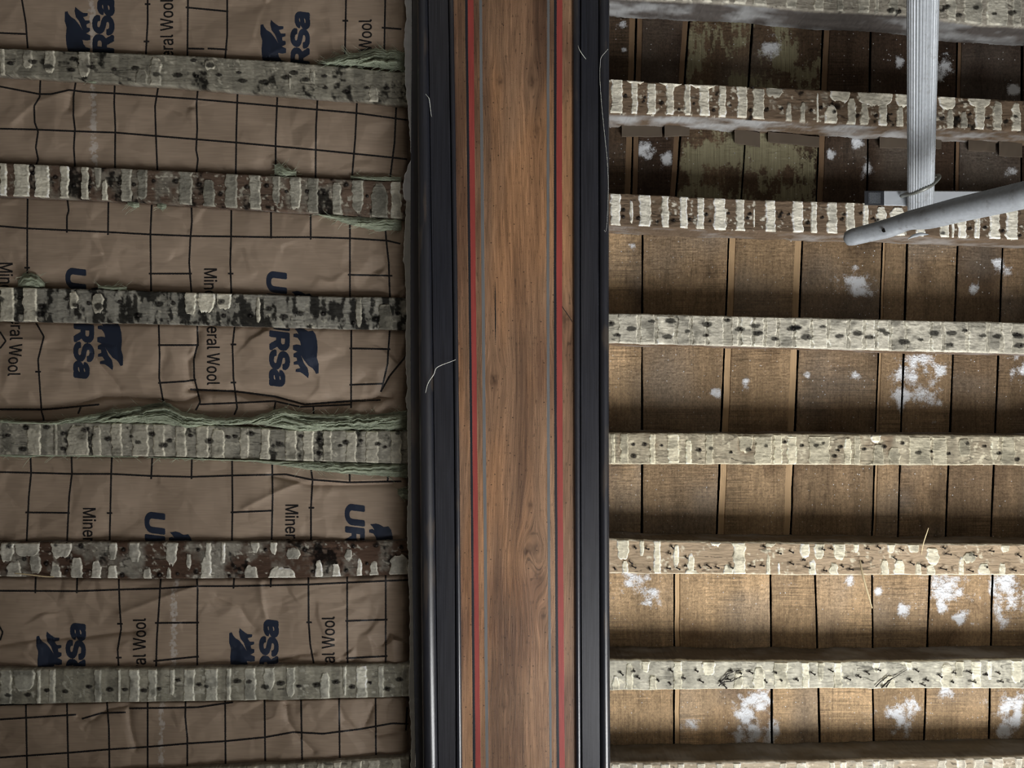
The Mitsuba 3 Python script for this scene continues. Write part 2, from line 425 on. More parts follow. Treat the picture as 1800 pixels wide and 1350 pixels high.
def joist(label, group, top, bot, x0, x1, style, nails, patches, seed, d_top):
    """top, bot: the traced edges of the lower face in pixels; style: colours and stains; nails: pixels; patches: (x0, x1, v0, v1, tone)."""
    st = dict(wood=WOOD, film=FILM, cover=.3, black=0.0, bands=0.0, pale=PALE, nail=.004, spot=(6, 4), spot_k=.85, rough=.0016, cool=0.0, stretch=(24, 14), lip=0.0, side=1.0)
    st.update(style)
    r = random.Random(seed)
    tf, bf = poly(top), poly(bot)
    nx, ny, ns = int((x1 - x0) / 1.7), 44, 9
    u = np.linspace(x0, x1, nx)
    edge_t = tf(u) + (nz(u * .03, 0, seed, 4) - .5) * 4.0 + (nz(u * .3, 0, seed + 1, 2) - .5) * 1.2
    edge_b = bf(u) + (nz(u * .03, 9.3, seed, 4) - .5) * 4.0 + (nz(u * .3, 9.3, seed + 1, 2) - .5) * 1.2
    v = np.linspace(0, 1, ny)
    py = edge_t[:, None] + (edge_b - edge_t)[:, None] * v
    pxx = np.repeat(u[:, None], ny, 1)
    q = P(pxx, py, D_JOIST)
    X, Y = q[..., 0], q[..., 1]

    def depth(X, Y, v):
        e = np.minimum(v, 1 - v)
        return D_JOIST + 0.003 * np.clip(1 - e / 0.05, 0, 1) ** 2 + (nz(X * 9, Y * 30, seed + 2) - .5) * .006 + (nz(X * 60, Y * 260, seed + 3) - .5) * st['rough'] * 2

    dface = depth(X, Y, v[None])

    def paintwork(X, Y, u, py, v):
        g = nz(X * 9, Y * 190, seed + 4)
        fine = nz(X * 40, Y * 700, seed + 5, 2)
        c = np.array(st['wood']) * (0.45 + 0.65 * g + 0.45 * fine)[..., None]
        c *= (0.75 + .5 * nz(X * 5, Y * 9, seed + 6))[..., None]
        n1 = nz(X * 26, Y * 20, seed + 7, 5)
        k = np.clip((n1 - (1 - st['cover']) * .95 + .12) / .14, 0, 1)
        if st['bands']:
            band = np.interp(np.ravel(u), *band_profile)
            band = band.reshape(np.shape(u))
            c = c * (1 - .25 * band[..., None])
        fl = np.array(st['film']) * ((.40 + 1.1 * nz(X * 45, Y * 45, seed + 8, 4)) * (.62 + .76 * nz(X * 190, Y * 260, seed + 16, 2)))[..., None]
        if st['bands']:
            fl = fl * (1 - st['bands'] * band[..., None])
        c = c * (1 - k[..., None]) + fl * k[..., None]
        fleck = np.clip((nz(X * 130, Y * 130, seed + 14, 3) - .60) / .05, 0, 1) * np.clip((nz(X * 14, Y * 14, seed + 15, 3) - .42) / .1, 0, 1)
        c = c * (1 - .75 * fleck[..., None]) + np.array(st['pale']) * .75 * fleck[..., None]
        if st['black']:
            n2 = nz(X * st['stretch'][0], Y * st['stretch'][1], seed + 9, 5) + .3 * (nz(X * 120, Y * 120, seed + 10, 3) - .5)
            b = np.clip((n2 - (1 - st['black']) * .8) / .07, 0, 1)
            c = c * (1 - .90 * b[..., None])
        cr = np.clip((np.abs(nz(X * 7, Y * 55, seed + 11, 2) - .5) < .008), 0, 1) * (nz(X * 8, Y * 8, seed + 12) > .5)
        c = c * (1 - .6 * cr[..., None])
        cr2 = np.clip(1 - np.abs(nz(X * 38, Y * 34, seed + 17, 3) - .5) / .012, 0, 1) * np.clip((nz(X * 11, Y * 11, seed + 18, 2) - .5) / .1, 0, 1)
        c = c * (1 - .45 * cr2[..., None])
        if st['lip']:
            e = np.minimum(v, 1 - v) + (nz(X * 60, Y * 0, seed + 19, 3) - .5) * .07
            lp = np.clip((.035 - e) / .02, 0, 1)[..., None] * st['lip']
            c = c * (1 - lp) + np.array(st['pale']) * 1.05 * lp
        return np.clip(spots(c, u, py), .002, .9)

    def spots(c, u, py):
        for (a, b_) in nails:
            kx, ky = st['spot']
            s_ = r_spot[(a, b_)]
            dx, dy = (u - a) / (kx * s_), (py - b_) / (ky * s_)
            near = (np.abs(dx) < 3.5) & (np.abs(dy) < 3.5)
            if not near.any():
                continue
            rr = dx[near] ** 2 + dy[near] ** 2 + (nz(u[near] * .35, py[near] * .35, seed + 13, 3) - .5) * 1.6
            kk = np.clip((1.15 - rr) * 2.2, 0, 1) * st['spot_k']
            c[near] *= (1 - kk)[:, None]
        return c

    r_spot = {n_: r.uniform(.7, 1.35) for n_ in map(tuple, nails)}
    nails = [tuple(n_) for n_ in nails]
    bp = [(x0 - 10, 0)]
    x = x0
    while x < x1:
        a = r.uniform(13, 26)
        b_ = r.uniform(10, 22)
        h = r.uniform(.5, 1)
        bp += [(x, 0), (x + 2.5, h), (x + a, h), (x + a + 2.5, 0)]
        x += a + b_
    band_profile = tuple(np.array(sorted(bp)).T)
    col_face = paintwork(X, Y, pxx, py, np.broadcast_to(v, X.shape))
    # sides: from the lower face up to the boards
    s = np.linspace(1, 0, ns + 1)[:-1]
    lean_t = (nz(u * .02, 3, seed + 20) - .5) * .008
    lean_b = (nz(u * .02, 6, seed + 21) - .5) * .008
    sideA = [np.stack([X[:, 0], Y[:, 0] + lean_t * a + (nz(u * .2, a * 9, seed + 22) - .5) * .003 * (a > 0), CAM_Z + dface[:, 0] + (d_top - dface[:, 0]) * a], -1) for a in s]
    sideB = [np.stack([X[:, -1], Y[:, -1] + lean_b * a + (nz(u * .2, a * 9, seed + 23) - .5) * .003 * (a > 0), CAM_Z + dface[:, -1] + (d_top - dface[:, -1]) * a], -1) for a in s[::-1]]
    face = [np.stack([X[:, j], Y[:, j], CAM_Z + dface[:, j]], -1) for j in range(ny)]
    rings = np.stack(sideA + face + sideB, 1)
    # X, Y belong to the nominal face depth; push them out to the real depth is under a pixel and left alone
    zz = np.concatenate([np.repeat(s[None], nx, 0), np.zeros((nx, ny)), np.repeat(s[::-1][None], nx, 0)], 1)
    uu = np.repeat(u[:, None], rings.shape[1], 1)
    sidecol = st['side'] * np.array(st['wood']) * (0.35 + 0.7 * nz(rings[..., 0] * 8, rings[..., 2] * 150 + rings[..., 1] * 150, seed + 24) + .3 * nz(uu * .2, zz * 30, seed + 25, 2))[..., None]  # the side factor darkens the joist sides: shade put into the wood colour
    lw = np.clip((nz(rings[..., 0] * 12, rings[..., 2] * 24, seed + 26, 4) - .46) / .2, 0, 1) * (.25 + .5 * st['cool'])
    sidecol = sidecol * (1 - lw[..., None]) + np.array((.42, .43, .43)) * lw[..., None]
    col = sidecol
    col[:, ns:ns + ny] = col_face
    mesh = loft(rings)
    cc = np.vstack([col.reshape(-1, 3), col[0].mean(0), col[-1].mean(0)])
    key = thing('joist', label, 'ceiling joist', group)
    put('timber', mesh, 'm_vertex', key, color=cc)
    # ridges of plaster left between the laths
    for (a, b_, v0, v1, tone) in patches:
        n_, m_ = max(6, int((b_ - a) / 1.4)), max(9, int((v1 - v0) * (bf(a) - tf(a)) / 1.7))
        ss, vv = np.linspace(0, 1, n_), np.linspace(v0, v1, m_)
        sd = r.randrange(9999)
        wl = (nz(vv * 7, sd, seed + 30, 3) - .5) * min(9, (b_ - a) * .55)
        wr = (nz(vv * 7, sd + 5.5, seed + 31, 3) - .5) * min(9, (b_ - a) * .55)
        taper = np.zeros_like(vv)
        if v0 > .05:
            taper += .28 * np.exp(-(vv - v0) / .09)
        if v1 < .95:
            taper += .28 * np.exp(-(v1 - vv) / .09)
        wl, wr = wl + taper * (b_ - a), wr - taper * (b_ - a)
        xx = (a + wl)[None] + (b_ - a + wr - wl)[None] * ss[:, None]
        vw = vv[None] + ((nz(ss * 3 + sd, 2.2, seed + 32, 2) - .5) * .10)[:, None] * np.sin(np.pi * (vv - v0) / max(v1 - v0, 1e-6))[None] * 0
        ends = (nz(xx[:, :1] * .14, sd, seed + 33, 3) - .5) * .30
        vw = np.clip(vw + ends * np.where(np.abs(vv - v0) < 1e-9, 1, 0)[None] * (v0 > .05) + ends * np.where(np.abs(vv - v1) < 1e-9, 1, 0)[None] * (v1 < .95), .004, .996)
        tt, bb = tf(xx), bf(xx)
        yy = tt + (bb - tt) * vw
        qq = P(xx, yy, D_JOIST)
        base = depth(qq[..., 0], qq[..., 1], vw)
        rim = np.minimum(np.minimum(ss, 1 - ss)[:, None] * (b_ - a), np.minimum(vv - v0, v1 - vv)[None] * 60)
        th = .0012 + .0022 * np.clip(rim / 2.5, 0, 1) + (nz(qq[..., 0] * 160, qq[..., 1] * 160, seed + 34, 3) - .5) * .0034
        th = np.where(rim <= 1e-6, -.0004, np.maximum(th, .0006))
        dd = base - th
        pts = np.stack([qq[..., 0], qq[..., 1], CAM_Z + dd], -1)
        k_ = .30 + .80 * nz(qq[..., 0] * 60, qq[..., 1] * 60, seed + 35, 4) + .55 * nz(qq[..., 0] * 230, qq[..., 1] * 330, seed + 37, 2)
        k_ *= 1 - .42 * np.clip((nz(qq[..., 0] * 28, qq[..., 1] * 40, seed + 36, 3) - .52) / .1, 0, 1) * (st['cover'] * .6 + .5)
        cc = np.array(st['pale']) * tone * k_[..., None]
        edge = np.clip(1 - np.abs(rim - 1.5) / 1.5, 0, 1) * np.clip((nz(xx * .2, yy * .2, seed + 38, 2) - .3) / .2, 0, 1)
        cc = cc * (1 + .8 * edge[..., None])
        cc = spots(cc, xx, yy)
        put('plaster_ridge', grid(pts), 'm_vertex', key, color=np.clip(cc, .01, .85).reshape(-1, 3))
    # nail stubs
    for (a, b_) in nails:
        L = st['nail'] * r.uniform(.6, 1.3)
        base = P(a, b_, D_JOIST + .002)
        lean = np.array([r.uniform(.3, 1.0), r.uniform(-.2, .5), -1.0])
        lean /= np.linalg.norm(lean)
        h = base + lean * L
        put('nail', tube([base, base + lean * (L * .5 + .001), h - lean * .0003, h, h + lean * .0011, h + lean * .0016], [.0013, .0013, .0013, .0027, .0027, .0010], 7), 'm_nail', key)
    return key


def rand_strips(x0, x1, seed, w=(10, 20), g=(10, 22), tone=(.8, 1.1), v=(0, 1), keep=1.0):
    r = random.Random(seed)
    out, x = [], x0
    while x < x1:
        a = r.uniform(*w)
        if r.random() < keep:
            out.append((x, x + a, v[0], v[1], r.uniform(*tone)))
        x += a + r.uniform(*g)
    return out


def zs(view, iv, v0=0, v1=1, tone=1.0, r=random.Random(3)):
    return [(view[0] + i[0] / view[2], view[0] + i[1] / view[2], i[2] if len(i) > 2 else v0, i[3] if len(i) > 3 else v1, (i[4] if len(i) > 4 else tone) * r.uniform(.86, 1.1)) for i in iv]


GL, GR = 'joists beside the insulation', 'joists under the boards'
XL0, XL1, XR0, XR1 = -215, 719, 1064, 2010
LIMED = dict(film=(.275, .255, .20), cover=.93, bands=.30, pale=(.47, .445, .36), wood=(.16, .12, .085))
n_L = {
    1: un(ZL[1], [(45, 275), (145, 268), (210, 290), (312, 303), (318, 255), (400, 290), (495, 300), (585, 295), (680, 325), (770, 325), (850, 330), (840, 262), (950, 325), (915, 285), (1050, 350), (1035, 315), (1145, 355), (1240, 335), (1275, 315), (1325, 345), (1405, 330), (1410, 380), (1500, 398), (1590, 380), (1675, 382)]),
    2: un(ZL[1], [(145, 750), (240, 768), (320, 805), (390, 810), (515, 800), (580, 800), (665, 785), (760, 785), (860, 800), (955, 840), (1070, 810), (1155, 805), (1240, 830), (1330, 830), (1405, 840), (1500, 800), (1590, 850)]),
    3: un(ZL[2], [(85, 452), (5, 460), (180, 490), (175, 522), (290, 455), (330, 485), (385, 475), (520, 470), (690, 480), (750, 475), (960, 470), (970, 530), (1085, 530), (1165, 500), (1230, 535), (1300, 520), (1725, 520), (1400, 520), (1530, 560), (1630, 545), (600, 530), (430, 490)]),
    4: un(ZL[3], [(35, 185), (113, 152), (203, 150), (100, 245), (275, 242), (275, 177), (370, 160), (468, 200), (600, 215), (660, 180), (735, 208), (710, 228), (570, 190), (825, 185), (910, 210), (988, 192), (1017, 190), (1088, 178), (1212, 222), (1303, 188), (1388, 204), (1385, 263), (1475, 230), (1500, 215), (1563, 207), (1637, 222), (1668, 237), (1725, 175)]),
    5: un(ZL[3], [(40, 665), (30, 770), (105, 720), (245, 660), (200, 740), (290, 770), (350, 665), (535, 680), (530, 790), (690, 790), (770, 785), (860, 680), (850, 775), (995, 795), (1150, 680), (1355, 775), (1320, 680), (1530, 665), (1500, 770), (1590, 740), (1630, 660), (1740, 670)]),
    6: un(ZL[4], [(40, 545), (120, 545), (205, 525), (282, 530), (385, 510), (475, 522), (540, 522), (622, 527), (690, 520), (770, 482), (862, 500), (895, 508), (1028, 485), (1080, 487), (1150, 510), (1217, 495), (1293, 508), (1372, 503), (1455, 490), (1527, 510), (1603, 492), (1678, 520), (1732, 478)])}
L_TOP = {1: [(-215, 72), (0, 85), (300, 96), (507, 108), (722, 128)], 2: [(-215, 280), (0, 286), (243, 297), (487, 309), (722, 320)], 3: [(-215, 498), (0, 504), (243, 511), (405, 516), (722, 524)],
         4: [(-215, 738), (0, 741), (203, 743), (405, 749), (527, 756), (722, 758)], 5: [(-215, 954), (0, 954), (365, 953), (722, 951)], 6: [(-215, 1179), (0, 1176), (284, 1176), (487, 1172), (722, 1168)],
         7: [(-215, 1375), (0, 1368), (405, 1349), (722, 1331)]}
L_BOT = {1: [(-215, 122), (0, 132), (243, 148), (487, 166), (722, 185)], 2: [(-215, 338), (0, 344), (243, 355), (487, 371), (722, 386)], 3: [(-215, 561), (0, 565), (243, 569), (487, 575), (722, 581)],
         4: [(-215, 798), (0, 800), (284, 803), (446, 808), (722, 816)], 5: [(-215, 1012), (0, 1014), (243, 1018), (527, 1016), (722, 1010)], 6: [(-215, 1241), (0, 1239), (203, 1235), (487, 1231), (722, 1225)],
         7: [(-215, 1437), (0, 1430), (405, 1411), (722, 1393)]}
D_LT = CAM_Z * 0 + D_SLAB + 0.03
joist('grey mould-spotted joist, uppermost beside the insulation', GL, L_TOP[1], L_BOT[1], XL0, XL1, dict(LIMED, black=.27, cover=.90, spot=(7.5, 3.8), film=(.265, .25, .20)), n_L[1],
      zs(ZL[1], [(0, 22), (100, 140, 0, .7), (190, 240, 0, .8), (340, 392, 0, .9), (650, 700, .1, 1), (590, 640, .5, 1), (1250, 1262, .3, .8), (1600, 1640, .5, 1), (1340, 1370, .2, .6), (880, 940, .1, .4)], tone=.85), 11, D_LT)
joist('brown joist with bright plaster bars at its far end, second from top beside insulation', GL, L_TOP[2], L_BOT[2], XL0, XL1, dict(wood=(.105, .072, .052), film=(.20, .18, .145), cover=.36, black=.30, pale=(.46, .44, .36), spot=(5, 4)), n_L[2],
      zs(ZL[1], [(0, 30, 0, 1, 1.3), (60, 128, 0, 1, 1.3), (150, 215, 0, 1, 1.35), (262, 300, 0, 1, 1.2), (352, 385, 0, 1, .9), (410, 440, 0, .6, .6), (440, 468, .4, 1, 1.1), (525, 572, 0, 1, .6), (595, 640, 0, .9, .5), (775, 835, 0, 1, .5), (880, 930, .2, 1, .45),
                 (975, 1030, 0, 1, .6), (1080, 1130, 0, 1, .7), (1180, 1215, 0, .8, .55), (1255, 1305, 0, .9, .8), (1335, 1380, 0, 1, .45), (1440, 1480, .1, 1, .6), (1525, 1575, 0, .9, .7), (1610, 1680, .1, 1, .4), (1695, 1740, 0, 1, 1.2)]) + rand_strips(-210, -12, 4), 12, D_LT)
joist('grey joist heavily blackened with soot stains beside the insulation', GL, L_TOP[3], L_BOT[3], XL0, XL1, dict(LIMED, black=.40, stretch=(62, 22), spot=(6.5, 5), film=(.275, .265, .225)), n_L[3],
      zs(ZL[2], [(0, 62, 0, 1), (100, 160, 0, 1), (800, 850, 0, .7, 1.2), (856, 930, 0, .6, 1.3), (940, 1005, 0, .5, 1.25), (300, 340, .1, .6), (1110, 1130, .1, .9, .7), (1540, 1570, 0, .9, .7), (1640, 1700, .2, 1, .5), (400, 450, .1, .7, .7)], tone=.9), 13, D_LT)
joist('grey limed joist below the long green wool roll', GL, L_TOP[4], L_BOT[4], XL0, XL1, dict(LIMED, film=(.30, .285, .235), black=.24, spot=(6.5, 4), bands=.4), n_L[4],
      zs(ZL[3], [(118, 178), (235, 250), (290, 385, .1, 1, .75), (400, 440, .1, 1, .8), (485, 530, 0, 1, .85), (570, 645, 0, 1), (665, 715, 0, 1), (760, 808, 0, 1), (850, 905, 0, 1), (915, 975, .1, 1, .8), (1040, 1080), (1130, 1170), (1235, 1288), (1312, 1360, 0, 1, .85), (1400, 1440), (1500, 1545, 0, 1, .85), (1585, 1640, 0, 1), (1695, 1740)], tone=.82), 14, D_LT)
joist('dark brown joist with two rows of broken white plaster patches', GL, L_TOP[5], L_BOT[5], XL0, XL1, dict(wood=DARKW, film=(.23, .215, .18), cover=.38, black=.2, pale=(.50, .48, .41), spot=(4, 4)), n_L[5],
      zs(ZL[3], [(0, 60, 0, .55), (60, 175, 0, .40), (30, 95, .55, 1, .8), (130, 180, .35, .9, .8), (220, 312, 0, .42, .9), (470, 508, 0, .5), (560, 608, 0, .55), (720, 768, 0, .6), (890, 915, 0, 1), (960, 978, 0, .6), (1085, 1125, 0, .3), (1170, 1200, 0, .35), (1230, 1310, .2, .5, .7),
                 (220, 265, .6, 1), (310, 360, .4, 1, .9), (395, 440, .5, 1), (465, 510, .6, 1), (620, 660, .7, 1), (720, 745, .7, 1), (805, 830, .3, .7, .8), (870, 920, .45, 1, 1.1), (1060, 1120, .65, 1), (1160, 1280, .7, 1, 1.1), (1365, 1400, .55, 1, 1.1), (1440, 1475, .6, 1, 1.2), (1545, 1570, .5, 1, 1.2),
                 (1600, 1640, .6, 1, 1.2), (1690, 1770, .4, 1, 1.0), (1490, 1530, .2, .5, .6)], tone=.95) + rand_strips(-210, -12, 5), 15, D_LT)
joist('pale limed joist with regular plaster bars, lowest whole one beside the insulation', GL, L_TOP[6], L_BOT[6], XL0, XL1, dict(LIMED, film=(.31, .295, .235), spot=(6.5, 3.8), bands=.35, pale=(.48, .47, .395)), n_L[6],
      zs(ZL[4], [(0, 52), (60, 150, 0, .6, .8), (160, 178), (213, 240), (410, 440, 0, 1, .75), (510, 522), (560, 605), (640, 680), (735, 758, 0, .8), (795, 845), (890, 945), (980, 1003), (1060, 1110), (1140, 1190, 0, .7), (1240, 1280, 0, .9, .7), (1385, 1430, .2, 1), (1485, 1503, .0, .9), (1545, 1590, 0, 1, 1.25), (1640, 1665), (1740, 1780)], tone=.92), 16, D_LT)
joist('joist cut off by the lower edge of the photo beside the insulation', GL, L_TOP[7], L_BOT[7], XL0, XL1, dict(LIMED), [], rand_strips(380, 715, 8, tone=(.8, 1.0)), 17, D_LT)

n_R = {
    0: un(ZR[1], [(1450, 45), (1465, 30), (1520, 65), (1590, 35), (1670, 60), (1750, 55), (1230, 45), (1262, 50)]),
    1: np.vstack([un((1060, 120, 4.737), [(185, 230), (345, 245), (330, 280), (485, 290), (630, 345), (755, 295), (915, 350), (1055, 310), (1225, 350), (1240, 160), (1360, 345), (1480, 340), (1730, 350)]),
                  un(ZR[1], [(930, 460), (985, 480), (1085, 495), (1165, 495), (1230, 490), (1450, 505), (1515, 505), (1565, 490), (1640, 505), (1720, 520), (1760, 500)])]),
    2: un(ZR[2], [(85, 70), (85, 100), (150, 105), (230, 122), (300, 115), (370, 110), (440, 90), (455, 120), (535, 85), (625, 88), (615, 105), (760, 85), (790, 90), (755, 100), (875, 125), (935, 103), (1030, 90), (1020, 110), (1100, 85), (1150, 108), (1170, 115), (1450, 170), (1565, 150), (1630, 145), (1708, 160), (1780, 180)]),
    3: un(ZR[2], [(30, 557), (120, 578), (208, 548), (288, 545), (360, 590), (275, 612), (437, 607), (443, 560), (532, 542), (583, 580), (648, 567), (660, 598), (733, 622), (820, 575), (868, 615), (938, 570), (1008, 610), (1085, 598), (1140, 615), (1190, 585), (1210, 598), (1283, 635), (1352, 625), (1413, 598), (1487, 597), (1545, 587), (1480, 648), (1623, 608), (1683, 610), (1765, 602), (1778, 610), (1780, 650), (60, 605), (808, 578), (835, 573)]),
    4: un(ZR[3], [(128, 245), (130, 295), (178, 245), (250, 250), (410, 270), (460, 262), (545, 280), (622, 268), (695, 252), (775, 235), (850, 250), (910, 250), (1000, 270), (1015, 255), (990, 295), (1115, 265), (1200, 255), (1280, 240), (1345, 280), (1400, 275), (1475, 285), (1555, 240), (1627, 253), (1770, 310), (1690, 282), (940, 240)]),
    5: un(ZR[3], [(130, 683), (180, 690), (110, 745), (120, 765), (45, 772), (195, 775), (275, 710), (350, 725), (290, 680), (270, 775), (345, 765), (410, 765), (440, 760), (480, 768), (310, 770), (540, 768), (625, 765), (670, 762), (680, 680), (745, 710), (795, 700), (860, 768), (850, 740), (925, 690), (965, 690), (940, 785), (1015, 762), (1050, 780), (1120, 690), (1170, 680), (1235, 725), (1265, 690), (1350, 755), (1310, 750), (1365, 765), (1450, 685), (1460, 712), (1555, 780), (1570, 715), (1630, 765), (1770, 715), (1650, 700), (1745, 780), (1440, 775), (795, 750), (1100, 745)]),
    6: un(ZR[4], [(70, 440), (125, 435), (140, 460), (230, 473), (280, 485), (285, 430), (340, 465), (395, 433), (410, 475), (690, 475), (620, 435), (730, 440), (755, 470), (820, 470), (885, 440), (965, 430), (1035, 465), (1085, 455), (1120, 437), (1165, 428), (1305, 470), (1355, 490), (1375, 472), (1330, 428), (1490, 440), (1485, 480), (1555, 435), (1565, 478), (1630, 450), (1690, 480), (1680, 440), (1430, 450), (500, 480), (540, 435), (575, 440), (515, 495), (530, 470)])}
R_TOP = {0: [(1064, -62), (1290, -50), (1430, -40), (1594, -32), (1800, -12), (2010, 2)], 1: [(1064, 138), (1183, 146), (1315, 152), (1446, 158), (1594, 165), (1796, 177), (2010, 189)], 2: [(1064, 339), (1307, 350), (1512, 356), (1796, 366), (2010, 374)],
         3: [(1064, 550), (1307, 556), (1553, 562), (1796, 567), (2010, 572)], 4: [(1064, 761), (1796, 766), (2010, 767)], 5: [(1064, 947), (1266, 953), (1471, 955), (1796, 957.5), (2010, 959)],
         6: [(1064, 1160), (1430, 1163.5), (1796, 1160), (2010, 1158)], 7: [(1064, 1342), (1430, 1339), (1796, 1331), (2010, 1326)]}
R_BOT = {0: [(1064, -4), (1290, 6), (1430, 18), (1594, 25), (1718, 43), (1796, 47), (2010, 58)], 1: [(1064, 199), (1241, 204), (1368, 212), (1492, 218), (1574, 222), (1718, 227), (1796, 231), (2010, 241)], 2: [(1064, 395.5), (1307, 406), (1479, 411), (1796, 422), (2010, 430)],
         3: [(1064, 603), (1307, 609), (1553, 616), (1796, 622), (2010, 627)], 4: [(1064, 816), (1796, 818), (2010, 819)], 5: [(1064, 1008), (1430, 1011), (1796, 1011), (2010, 1011)],
         6: [(1064, 1214), (1430, 1210.5), (1796, 1210.5), (2010, 1210)], 7: [(1064, 1400), (1430, 1397), (1796, 1389), (2010, 1384)]}
C2 = (1060, 120, 4.737)
joist('dusty grey joist at the top of the boarded side, crossed by the ribbed pole', GR, R_TOP[0], R_BOT[0], XR0, XR1, dict(wood=(.10, .088, .08), film=(.31, .285, .235), cover=.75, cool=.8, pale=(.46, .44, .365)), n_R[0],
      zs(ZR[1], [(560, 610), (640, 700, 0, 1, .8), (780, 830), (900, 945), (1000, 1030, 0, 1, .8), (1090, 1140), (1160, 1180), (1220, 1260, 0, 1, .8), (1470, 1510), (1540, 1620, 0, 1, .9), (1640, 1730), (1750, 1790)]) + rand_strips(1075, 1290, 3), 21, D_BOARD - .001)
joist('brown joist with white plaster bars and a dark blotch, above the wooden wedges', GR, R_TOP[1], R_BOT[1], XR0, XR1, dict(wood=(.135, .096, .064), cover=.20, black=.22, pale=(.62, .585, .48), cool=1.0, spot=(3.5, 3)), n_R[1],
      zs(C2, [(65, 165), (235, 290), (365, 440, .05, 1), (525, 590), (675, 730), (800, 885), (960, 1025), (1115, 1200), (1245, 1345, .05, 1, .8), (1520, 1570, .45, 1, .6), (1640, 1685, .4, 1, .6), (175, 360, 0, .10), (440, 690, 0, .09), (690, 960, 0, .12), (1350, 1500, 0, .3, .45)])
      + zs(ZR[1], [(912, 922, .1, 1), (950, 1000, .45, 1), (970, 1060, 0, .35), (1045, 1080, .2, 1), (1100, 1135, .3, 1, .8), (1090, 1240, 0, .42, 1.05), (1175, 1215, .3, 1), (1255, 1285, .4, 1, .8), (1250, 1310, 0, .4), (1435, 1510, 0, .42, 1.05), (1470, 1500, .4, 1, .8), (1530, 1560, .45, 1, .6), (1590, 1632, .1, 1, .9), (1560, 1660, 0, .3, 1.0), (1665, 1705, .1, 1, .8), (1745, 1785, .1, 1, .9)])
      + rand_strips(1802, 2000, 6), 22, D_BOARD - .001)
joist('brown joist striped with many white plaster bars, behind the metal tube', GR, R_TOP[2], R_BOT[2], XR0, XR1, dict(wood=(.135, .096, .064), cover=.10, pale=(.66, .63, .53), cool=.2, spot=(3.5, 3)), n_R[2],
      zs(ZR[2], [(30, 75), (112, 130, .2, .9), (155, 205), (250, 282), (330, 362), (400, 432), (472, 525), (568, 605), (640, 650, .3, .9), (695, 738), (808, 856), (888, 915), (958, 1000), (1038, 1075), (1110, 1135), (1165, 1212, .1, 1), (1225, 1290, .1, 1), (1335, 1375), (1440, 1480), (1490, 1502, .2, 1), (1518, 1552), (1588, 1612), (1650, 1697), (1722, 1772)])
      + rand_strips(1802, 2000, 7), 23, D_BOARD - .001)
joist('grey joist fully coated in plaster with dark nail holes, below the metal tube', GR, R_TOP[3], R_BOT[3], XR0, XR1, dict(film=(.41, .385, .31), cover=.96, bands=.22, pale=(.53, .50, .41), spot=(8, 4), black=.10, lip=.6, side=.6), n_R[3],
      zs(ZR[2], [(65, 148), (160, 222), (232, 306, .05, 1, 1.1), (316, 372), (380, 438), (446, 515), (548, 578), (588, 636, 0, 1, 1.1), (645, 688), (695, 742), (750, 812), (820, 888), (895, 958), (966, 1042), (1050, 1112), (1120, 1162), (1170, 1222), (1230, 1288), (1296, 1398), (1404, 1448), (1455, 1553), (1562, 1638), (1645, 1698), (1706, 1750)], tone=.93), 24, D_BOARD - .001)
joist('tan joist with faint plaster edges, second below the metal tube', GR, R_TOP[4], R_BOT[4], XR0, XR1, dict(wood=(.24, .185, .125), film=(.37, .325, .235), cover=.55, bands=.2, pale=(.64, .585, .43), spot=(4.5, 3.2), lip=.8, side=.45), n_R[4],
      zs(ZR[3], [(32, 52, 0, 1, .8), (70, 108, 0, 1, .95), (198, 225, 0, 1, .9), (275, 326, 0, .95, 1.05), (350, 380, .2, 1, .9), (435, 470, 0, 1, .7), (575, 640, .05, .6, .65), (645, 722, .05, 1, .62), (728, 766, 0, 1, .75), (785, 828, .05, 1, .85), (880, 970, .05, 1, .62), (1030, 1062, .1, 1, .9), (1070, 1100, 0, 1, .7), (1145, 1190, 0, .25, 1.1), (1150, 1200, .3, 1, .55), (1220, 1270, .4, 1, .7), (1305, 1400, .05, 1, .62), (1408, 1470, .05, 1, .68), (1515, 1570, .1, .7, .6), (1655, 1690, 0, .8, .75), (1700, 1760, 0, 1, .6)]), 25, D_BOARD - .001)
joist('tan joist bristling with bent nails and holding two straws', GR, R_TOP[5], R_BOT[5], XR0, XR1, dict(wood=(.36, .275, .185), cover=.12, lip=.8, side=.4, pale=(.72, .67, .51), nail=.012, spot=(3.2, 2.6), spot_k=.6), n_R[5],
      zs(ZR[3], [(60, 112, 0, .6), (80, 108, .6, 1), (155, 175, 0, .5, .8), (215, 248), (300, 325, .1, .8, .9), (360, 390, .4, 1), (345, 412, .85, 1, 1.05), (555, 608), (510, 560, .7, 1, .9), (695, 715, .4, 1), (745, 757, .6, 1), (840, 884, 0, .45), (880, 912, .55, 1), (900, 945, 0, .5, 1.0), (965, 1005, .6, 1), (985, 1035, 0, .5), (1070, 1095, 0, .3), (1185, 1222, .5, 1, .95), (1240, 1290, .5, 1), (1335, 1362, .6, 1), (1380, 1440, .1, .65), (1385, 1420, .65, 1), (1520, 1542, .4, 1), (1600, 1652, .6, 1, .85), (1690, 1722, .6, 1), (1300, 1355, 0, .3), (1210, 1248, 0, .3), (690, 740, 0, .14), (1535, 1600, .25, .6, .7), (1700, 1740, 0, .25, .8), (450, 510, 0, .12)]), 26, D_BOARD - .001)
